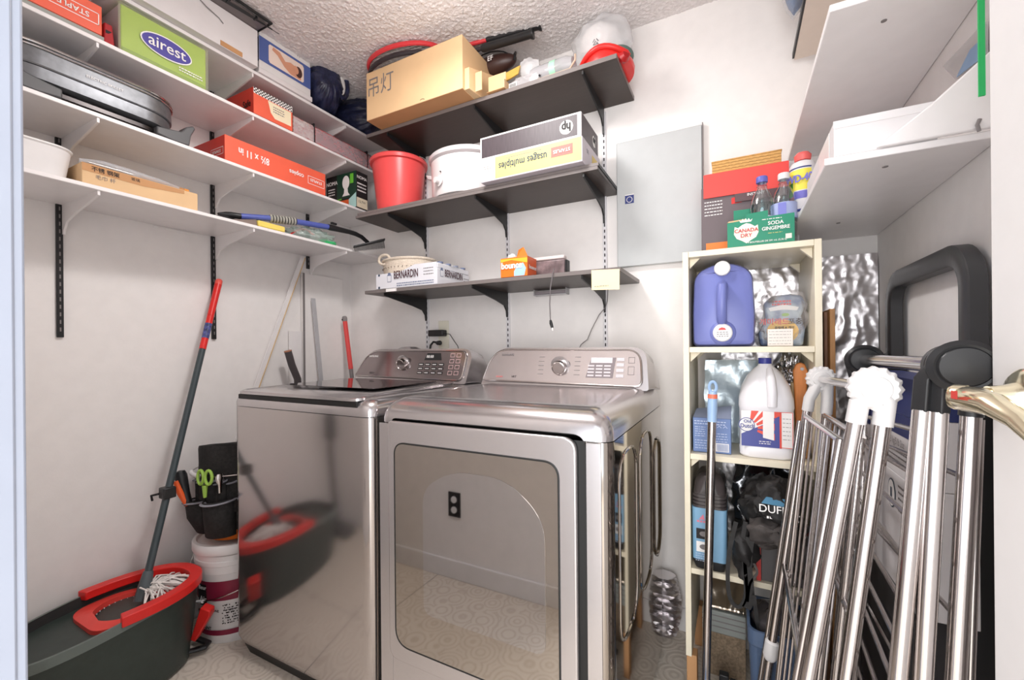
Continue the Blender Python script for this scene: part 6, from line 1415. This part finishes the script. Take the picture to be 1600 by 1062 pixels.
bars(t, (.285, 1.058, R1 + .062), EX, EZ, 1, .03, .01, .002, M['inkgrey'])
# white leaning sheet bag at the door end
t = thing('white_sheet', 'white folded sheet leaning across the front end of the lower right shelf', 'sheet', (.33, 1.0, R1))
q = [P(1370, 247, 'y', 1.045), P(1534, 215, 'y', 1.045), P(1545, 75, 'y', 1.045), P(1455, 162, 'y', 1.045)]
q = [V((p.x, p.y, max(p.z, R1 + .0005))) for p in q]
q[1].x = q[2].x = .400
MB().prism(q, (0, .012, 0)).put('sheet_body', M['white'], t, .003)
MB().tube([P(1531, 186, 'y', 1.043), P(1527, 195, 'y', 1.043), P(1530, 205, 'y', 1.043)], .003, n=8).put('grey_tab', M['inkgrey'], t)
t = thing('clear_pouch', 'clear pouch with blue content leaning on the right wall above the white sheet', 'pouch', (.40, 1.15, 1.55))
q = [P(1473, 104, 'x', .405), P(1493, 124, 'x', .405), P(1537, 85, 'x', .405), P(1537, 35, 'x', .405)]
MB().prism(q, (.006, 0, 0)).put('pouch_film', mat('pouch film', (228, 224, 224), .2, alpha=.5), t)
q = [P(1494, 121, 'x', .402), P(1531, 92, 'x', .402), P(1532, 62, 'x', .402), P(1515, 78, 'x', .402)]
MB().prism(q, (.002, 0, 0)).put('blue_content', mat('pale steel blue', (140, 170, 204), .5), t)
t = thing('green_strap', 'bright green strap hanging from the upper right shelf beside the door', 'strap', (.36, 1.03, 1.55))
q = P(1533, 40, 'y', .98)
box('strap_body', (q.x - .004, .978, R1 + .03), (q.x + .004, .981, 2.0), mat('emerald green band', (50, 196, 110), .5), t)

# ================================================================== folded drying racks, hand truck, boards
def seg(px0, py0, px1, py1, pl, zend=.012):
    a_, b_ = P(px0, py0, 'y', pl), P(px1, py1, 'y', pl); d_ = (b_ - a_)
    e_ = a_ + d_ * ((zend - a_.z) / d_.z); return a_, e_
def gear(c, ax, r_, material, parent, name='joint'):
    mb = MB(); n_ = 60; rs = []
    for rr_, h_ in ((.80, -.016), (1.0, -.010), (1.0, .006), (.82, .012), (.60, .012), (.56, .015), (.0, .016)):
        ring = []; ax_ = V(ax).normalized(); u = ax_.cross(V((0, 0, 1))).normalized(); w_ = ax_.cross(u)
        for k in range(n_):
            a_ = k * math.tau / n_; q = r_ * max(rr_, .01) * (1 + (.05 * math.cos(a_ * 16) if rr_ > .78 else 0)); ring.append(mb.bm.verts.new(V(c) + ax_ * h_ + u * q * math.cos(a_) + w_ * q * math.sin(a_)))
        rs.append(ring)
    mb.skin(rs); return mb.put(name, material, parent)
wpl = mat('matte white plastic', (222, 219, 218), .45)
t = thing('drying_rack', 'folded steel drying rack with white plastic joints leaning nearest the dryer', 'drying rack', (.08, 1.04, 0), 'folded drying racks by the right wall')
YN, YFr = .79, 1.29
jn = P(1366, 607, 'y', YN); jf = P(1283, 592, 'y', YFr)
gear(jn, (0, -1, 0), .031, wpl, t); gear(jf, (0, -1, 0), .031, wpl, t)
MB().cyl(jn + V((0, .02, -.0)), jf - V((0, .018, 0)), .0085, n=14).put('top_bar', M['chrome'], t)
legs = {}
for nm, y, tops in (('n', YN, ((1337, 658, 1262, 1062), (1379, 662, 1322, 1062))), ('f', YFr, ((1262, 640, 1207, 1000), (1291, 645, 1262, 1000)))):
    for k, (a0, b0_, a1, b1_) in enumerate(tops):
        p, e = seg(a0, b0_, a1, b1_, y); j = jn if nm == 'n' else jf
        legs[nm, k] = (p, e)
        up = (p - e).normalized()
        MB().tube([p - up * .002, p + up * .028, j + V(((-.010 if k == 0 else .012), 0, -.018)), j], [.0155, .0155, .0165, .014], n=14, flat=.8).put('leg_socket', wpl, t)
        MB().cyl(p, e + up * .06, .0105, n=16).put('leg', M['chrome'], t)
        MB().cyl(e + up * .0605, e, .0150, .0165, n=14).put('foot', wpl, t)
        if nm == 'f' and k == 0: q_ = P(1207, 1000, 'y', y); MB().lathe(q_, [(.0115, 0), (.016, .004), (.017, .04), (.013, .05), (.0115, .052)], ax=-up, n=18).put('leg_clip', wpl, t)
        if k == 0: MB().cyl(p - up * .03 + V((-.012, .012, 0)), e + up * .1 + V((-.012, .012, 0)), .0055, n=10).put('guide_rod', M['chrome2'], t)
def lerp(a_, b_, u): return a_ + (b_ - a_) * u
for k in (0, 1):
    for u in (.30, .55, .93) if k else (.42, .93):
        MB().cyl(lerp(*legs['n', k], u), lerp(*legs['f', k], u), .006, n=10).put('rung', M['chrome2'], t)
# folded wings: short bar with long thin rods
def wing(t, x0, ztop, zbot, ya, yb, n_, lean, rail=.0065, rods=.0028, mt=M['chrome2'], cap=wpl):
    a_ = V((x0, ya, ztop)); b_ = V((x0, yb, ztop)); dn = V((-lean * (ztop - zbot), 0, zbot - ztop))
    MB().cyl(a_, b_, rail, n=10).put('wing_bar', mt, t); MB().cyl(a_ + dn, b_ + dn, rail, n=10).put('wing_bar', mt, t)
    for k in range(n_):
        p = lerp(a_, b_, (k + .5) / n_); MB().cyl(p, p + dn, rods, n=8).put('wing_rod', mt, t)
    for p in (a_, b_): MB().cyl(p, p + dn, rail, n=10).put('wing_rail', mt, t)
    return a_, dn
def wing4(tf, tn, bf_, bn, yf, yn, n_, zend=.16):
    a_, a2 = seg(*tf, *bf_, yf, zend); b_, b2 = seg(*tn, *bn, yn, zend)
    for p, e in ((a_, b_), (a2, b2)): MB().cyl(p, e, .0062, n=10).put('wing_bar', M['chrome'], t)
    for k in range(n_): u = (k + .5) / n_; MB().cyl(lerp(a_, b_, u), lerp(a2, b2, u), .0026, n=8).put('wing_rod', M['chrome'], t)
    for p, e in ((a_, a2), (b_, b2)): MB().cyl(p, e, .0058, n=10).put('wing_rail', M['chrome'], t)
wing4((1260, 651), (1322, 694), (1221, 1010), (1278, 1062), 1.24, .87, 7)
wing4((1290, 649), (1346, 684), (1249, 1010), (1305, 1062), 1.24, .87, 7)
# black jointed rack
t = thing('drying_rack', 'folded steel drying rack with black plastic joints leaning behind the white jointed one', 'drying rack', (.2, .97, 0), 'folded drying racks by the right wall')
YN, YFr = .745, 1.20
jn = P(1497, 572, 'y', YN); jf = P(1348, 562, 'y', YFr)
for j in (jn, jf):
    MB().lathe(j, [(.020, .030), (.030, .022), (.032, .004), (.028, -.002), (.034, -.006), (.036, -.016), (.030, -.021), (.027, -.020), (.025, -.023), (.0, -.024)], ax=(0, 1, 0), n=36, sx=.92).put('joint', M['pblk'], t)
MB().cyl(jn + V((0, .03, .0)), jf - V((0, .025, 0)), .0115, n=16).put('top_bar', M['chrome'], t)
br_ = []
tops = {('n', 0): seg(1441, 640, 1403, 1062, YN), ('n', 1): seg(1466, 643, 1442, 1062, YN - .004), ('n', 2): seg(1517, 650, 1493, 1062, YN + .01), ('f', 0): seg(1337, 625, 1318, 900, YFr), ('f', 1): seg(1352, 628, 1342, 900, YFr)}
for (nm, k), (p, e) in tops.items():
    up = (p - e).normalized(); j = jn if nm == 'n' else jf
    if not (nm == 'n' and k == 2): MB().tube([p - up * .002, p + up * .040, j + V(((-.022, -.006, .02)[k], 0, -.004))], [.0125, .0125, .012], n=4).put('leg_socket', M['pblk'], t, .002)
    else: MB().tube([p, p + up * .06, j + V((.012, .01, -.01))], [.012, .012, .011], n=10).put('leg_socket', M['pblk'], t)
    MB().cyl(p, e + up * .04, .0105, n=16).put('leg', M['chrome'], t); MB().cyl(e + up * .0405, e, .0135, n=14).put('foot', M['pblk'], t)
p, e = seg(1530, 655, 1516, 1035, YN + .03, .06); MB().cyl(p, e, .0055, n=12).put('guide_rod', M['chrome2'], t)
p, e = tops['n', 0]; u_ = lerp(p, e, .42); MB().cyl(u_ + V((0, 0, -.006)), u_ + V((0, 0, .006)), .0145, n=16).put('rubber_ring', M['pblk'], t)
for k in range(16):
    u = .03 + k * .058
    MB().cyl(lerp(*tops['n', 0], u) + V((.004, .014, 0)), lerp(*tops['f', 0], u) + V((.004, -.012, 0)), .0036, n=8).put('rung', M['chrome2'], t)
for k in range(5):
    u = .08 + k * .18
    MB().cyl(lerp(*tops['n', 2], u) + V((.0, .014, 0)), lerp(*tops['f', 1], u) + V((.01, -.012, 0)), .0036, n=8).put('rung', M['chrome2'], t)
# hand truck against the right wall
t = thing('hand_truck', 'tall black folding hand truck with a loop handle standing against the right wall', 'hand truck', (.39, 1.33, 0))
hb = mat('dark grey frame plastic', (62, 62, 64), .42, noise_amt=.06)
x_, ya, yb, zt = .390, 1.10, 1.55, 1.295
pts = [V((x_, ya, .72)), V((x_, ya, zt - .07))] + [V((x_, ya + .07 - .07 * math.cos(a_), zt - .07 + .07 * math.sin(a_))) for a_ in [k * math.pi / 16 for k in range(1, 8)]] + [V((x_, ya + .07, zt)), V((x_, yb - .07, zt))] + [V((x_, yb - .07 + .07 * math.sin(a_), zt - .07 + .07 * math.cos(a_))) for a_ in [k * math.pi / 16 for k in range(1, 8)]] + [V((x_, yb, zt - .07)), V((x_, yb, .72))]
rs = []; mb = MB()
for i, p in enumerate(pts):
    d_ = (pts[min(i + 1, len(pts) - 1)] - pts[max(i - 1, 0)]).normalized(); s_ = d_.cross(V((1, 0, 0))).normalized()
    rs.append([mb.bm.verts.new(p + V((a_, 0, 0)) + s_ * b_) for a_, b_ in ((-.015, -.017), (-.012, -.021), (.012, -.021), (.015, -.017), (.015, .017), (.012, .021), (-.012, .021), (-.015, .017))])
mb.skin(rs); mb.put('loop_handle', hb, t)
for y in (ya, yb):
    MB().box((x_ - .019, y - .027, .03), (x_ + .019, y + .027, 1.105 if y == ya else 1.08)).put('side_rail', M['blk'], t, .004)
    MB().prism([V((x_ - .022, y - .03, 1.02)), V((x_ - .022, y + .075, 1.02)), V((x_ - .022, y + .085, 1.045)), V((x_ - .022, y + .05, 1.085)), V((x_ - .022, y - .03, 1.10))], (.0028, 0, 0)).put('corner_plate', M['blk'], t)
    for yy, zz in ((y - .005, 1.05), (y + .05, 1.047), (y, .60)): MB().lathe((x_ - .0225, yy, zz), [(.0085, 0), (.008, .003), (.004, .0035), (0, .002)], ax=(-1, 0, 0), n=16).put('screw', M['chrome'], t)
for z in (.93, .62, .33): box('cross_bar', (x_ - .012, ya + .028, z), (x_ + .012, yb - .028, z + .03), M['blk'], t, .002)
box('toe_plate', (.282, ya - .02, .012), (.375, yb + .02, .020), M['blk'], t, .002)
for y in (ya - .045, yb + .045):
    MB().lathe((.33, y, .071), [(.03, -.016), (.068, -.016), (.070, -.010), (.070, .010), (.068, .016), (.03, .016)], ax=(0, 1, 0), n=32).put('wheel', M['pblk'], t)
# boxes resting in the hand truck
def stack(label, a_, b_, m_, top=None): return carton('printed_box', label, a_, b_, m_, group='white and navy boxes stacked on the hand truck')
cr_ = thing('storage_crate', 'dark grey plastic crate standing on the hand truck under the white boxes', 'crate', (.33, 1.32, .021))
crm_ = mat('dark crate plastic', (50, 48, 50), .5)
box('crate_body', (.285, 1.082, .0208), (.366, 1.42, .628), crm_, cr_, .004)
for z_ in (.12, .22, .32, .42, .52): box('crate_rib', (.281, 1.080, z_), (.2848, 1.422, z_ + .02), crm_, cr_)
zs_ = [.6288, .859, .983]
hs = [.2295, .1235, .072]
labs = ['white', 'white', 'white', 'white', 'white with round mark', 'white and navy with white print', 'navy topmost']
for k, (z, h_) in enumerate(zip(zs_, hs), 4):
    lab_ = ['', '', '', '', 'white box with round marks directly on the dark grey crate', 'white and navy box with an arrow row print in the hand truck stack', 'topmost navy box of the stack behind the black jointed rack'][k]
    t = stack(lab_, (.285, 1.015, z), (.366, 1.40, z + h_), M['white_card'] if k < 6 else navy_)
    if k >= 5: panel(t, (.285, 1.40, z + (.082 if k == 5 else 0)), NY, EZ, .384, (h_ - .082) if k == 5 else h_, navy_, 'navy_field')
    if k == 5:
        text(t, 'VVVV', (.2835, 1.15, z + .110), NY, EZ, .018, M['inkw'], bold=.04); text(t, 'energizer', (.2835, 1.15, z + .094), NY, EZ, .013, pale); text(t, '2,3 kg/5 lb 2oz', (.2842, 1.12, z + .066), NY, EZ, .020, M['inkgrey'], squash=.8)
        bars(t, (.285, 1.19, z + .045), NY, EZ, 3, .15, .01, .003, M['inkgrey'])
    elif k < 5:
        for yy in (1.155, 1.30):
            panel(t, (.285, yy, z + h_ * .8), NY, EZ, 0, 0, slate, 'round_mark', off=.001, pts=ell(0, 0, .024, .03)); panel(t, (.285, yy, z + h_ * .8), NY, EZ, 0, 0, M['inkw'], 'round_mark_core', off=.0014, pts=ell(0, 0, .021, .027)); panel(t, (.285, yy, z + h_ * .8), NY, EZ, 0, 0, slate, 'mark_glyph', off=.0018, pts=[(-.006, -.012), (.006, -.012), (.004, .012), (-.004, .012)])
        bars(t, (.285, 1.115, z + h_ * .9), NY, EZ, 5, .07, .012, .004, M['inkgrey'])
# wooden board
t = thing('wooden_board', 'tall brown wooden board standing on edge between the cabinet and the right wall', 'board', (.25, 1.60, 0))
wdk = mat('dark oak veneer', (134, 92, 62), .5, noise_amt=.18, nscale=14, stretch=(5, 5, 1))
a_ = P(1291, 487, 'y', 1.53); b_ = P(1314, 480, 'y', 1.46)
MB().box((.2275, 1.53, .005), (.236, 1.70, a_.z)).put('dark_face', wdk, t, .001)
MB().box((.2365, 1.50, .005), (.249, 1.70, b_.z)).put('oak_edge', M['wood'], t, .001)
# steel mop with blue handle in front of the cabinet
t = thing('steel_mop', 'steel pole mop with a pale blue plastic handle standing in front of the cream cabinet', 'mop', (-.06, 1.345, 0))
tp = P(1114, 596, 'y', 1.36); bt = P(1103, 1062, 'y', 1.345); d_ = (bt - tp).normalized(); fl = tp + d_ * ((.10 - tp.z) / d_.z)
pbm = mat('pale blue plastic', (160, 190, 226), .35)
hd_ = tp + d_ * .115
MB().cyl(hd_, fl, .0115, n=18).put('steel_pole', M['chrome'], t)
MB().lathe(tp + d_ * .028, [(.0105, 0), (.0118, .01), (.0135, .045), (.0125, .08), (.0132, .087), (0, .0875)], ax=d_, n=20).put('handle', pbm, t)
MB().tube([tp + d_ * .016 + V((.0095 * math.cos(k * math.tau / 16), 0, .016 * math.sin(k * math.tau / 16))) for k in range(16)], .0042, n=8, closed=True).put('hanging_loop', pbm, t)
MB().lathe(tp + d_ * .036, [(.0126, 0), (.0134, .012)], ax=d_, n=20).put('orange_band', mat('salmon orange band', (238, 124, 96), .4), t)
MB().lathe(fl - d_ * .03, [(.014, 0), (.016, .05), (.022, .075), (0, .076)], ax=d_, n=16).put('white_socket', M['pwhite'], t)
MB().box((fl.x - .11, fl.y - .035, .004), (fl.x + .03, fl.y + .035, .045)).put('mop_head', mat('pale blue mop pad', (150, 180, 216), .8), t, .01)
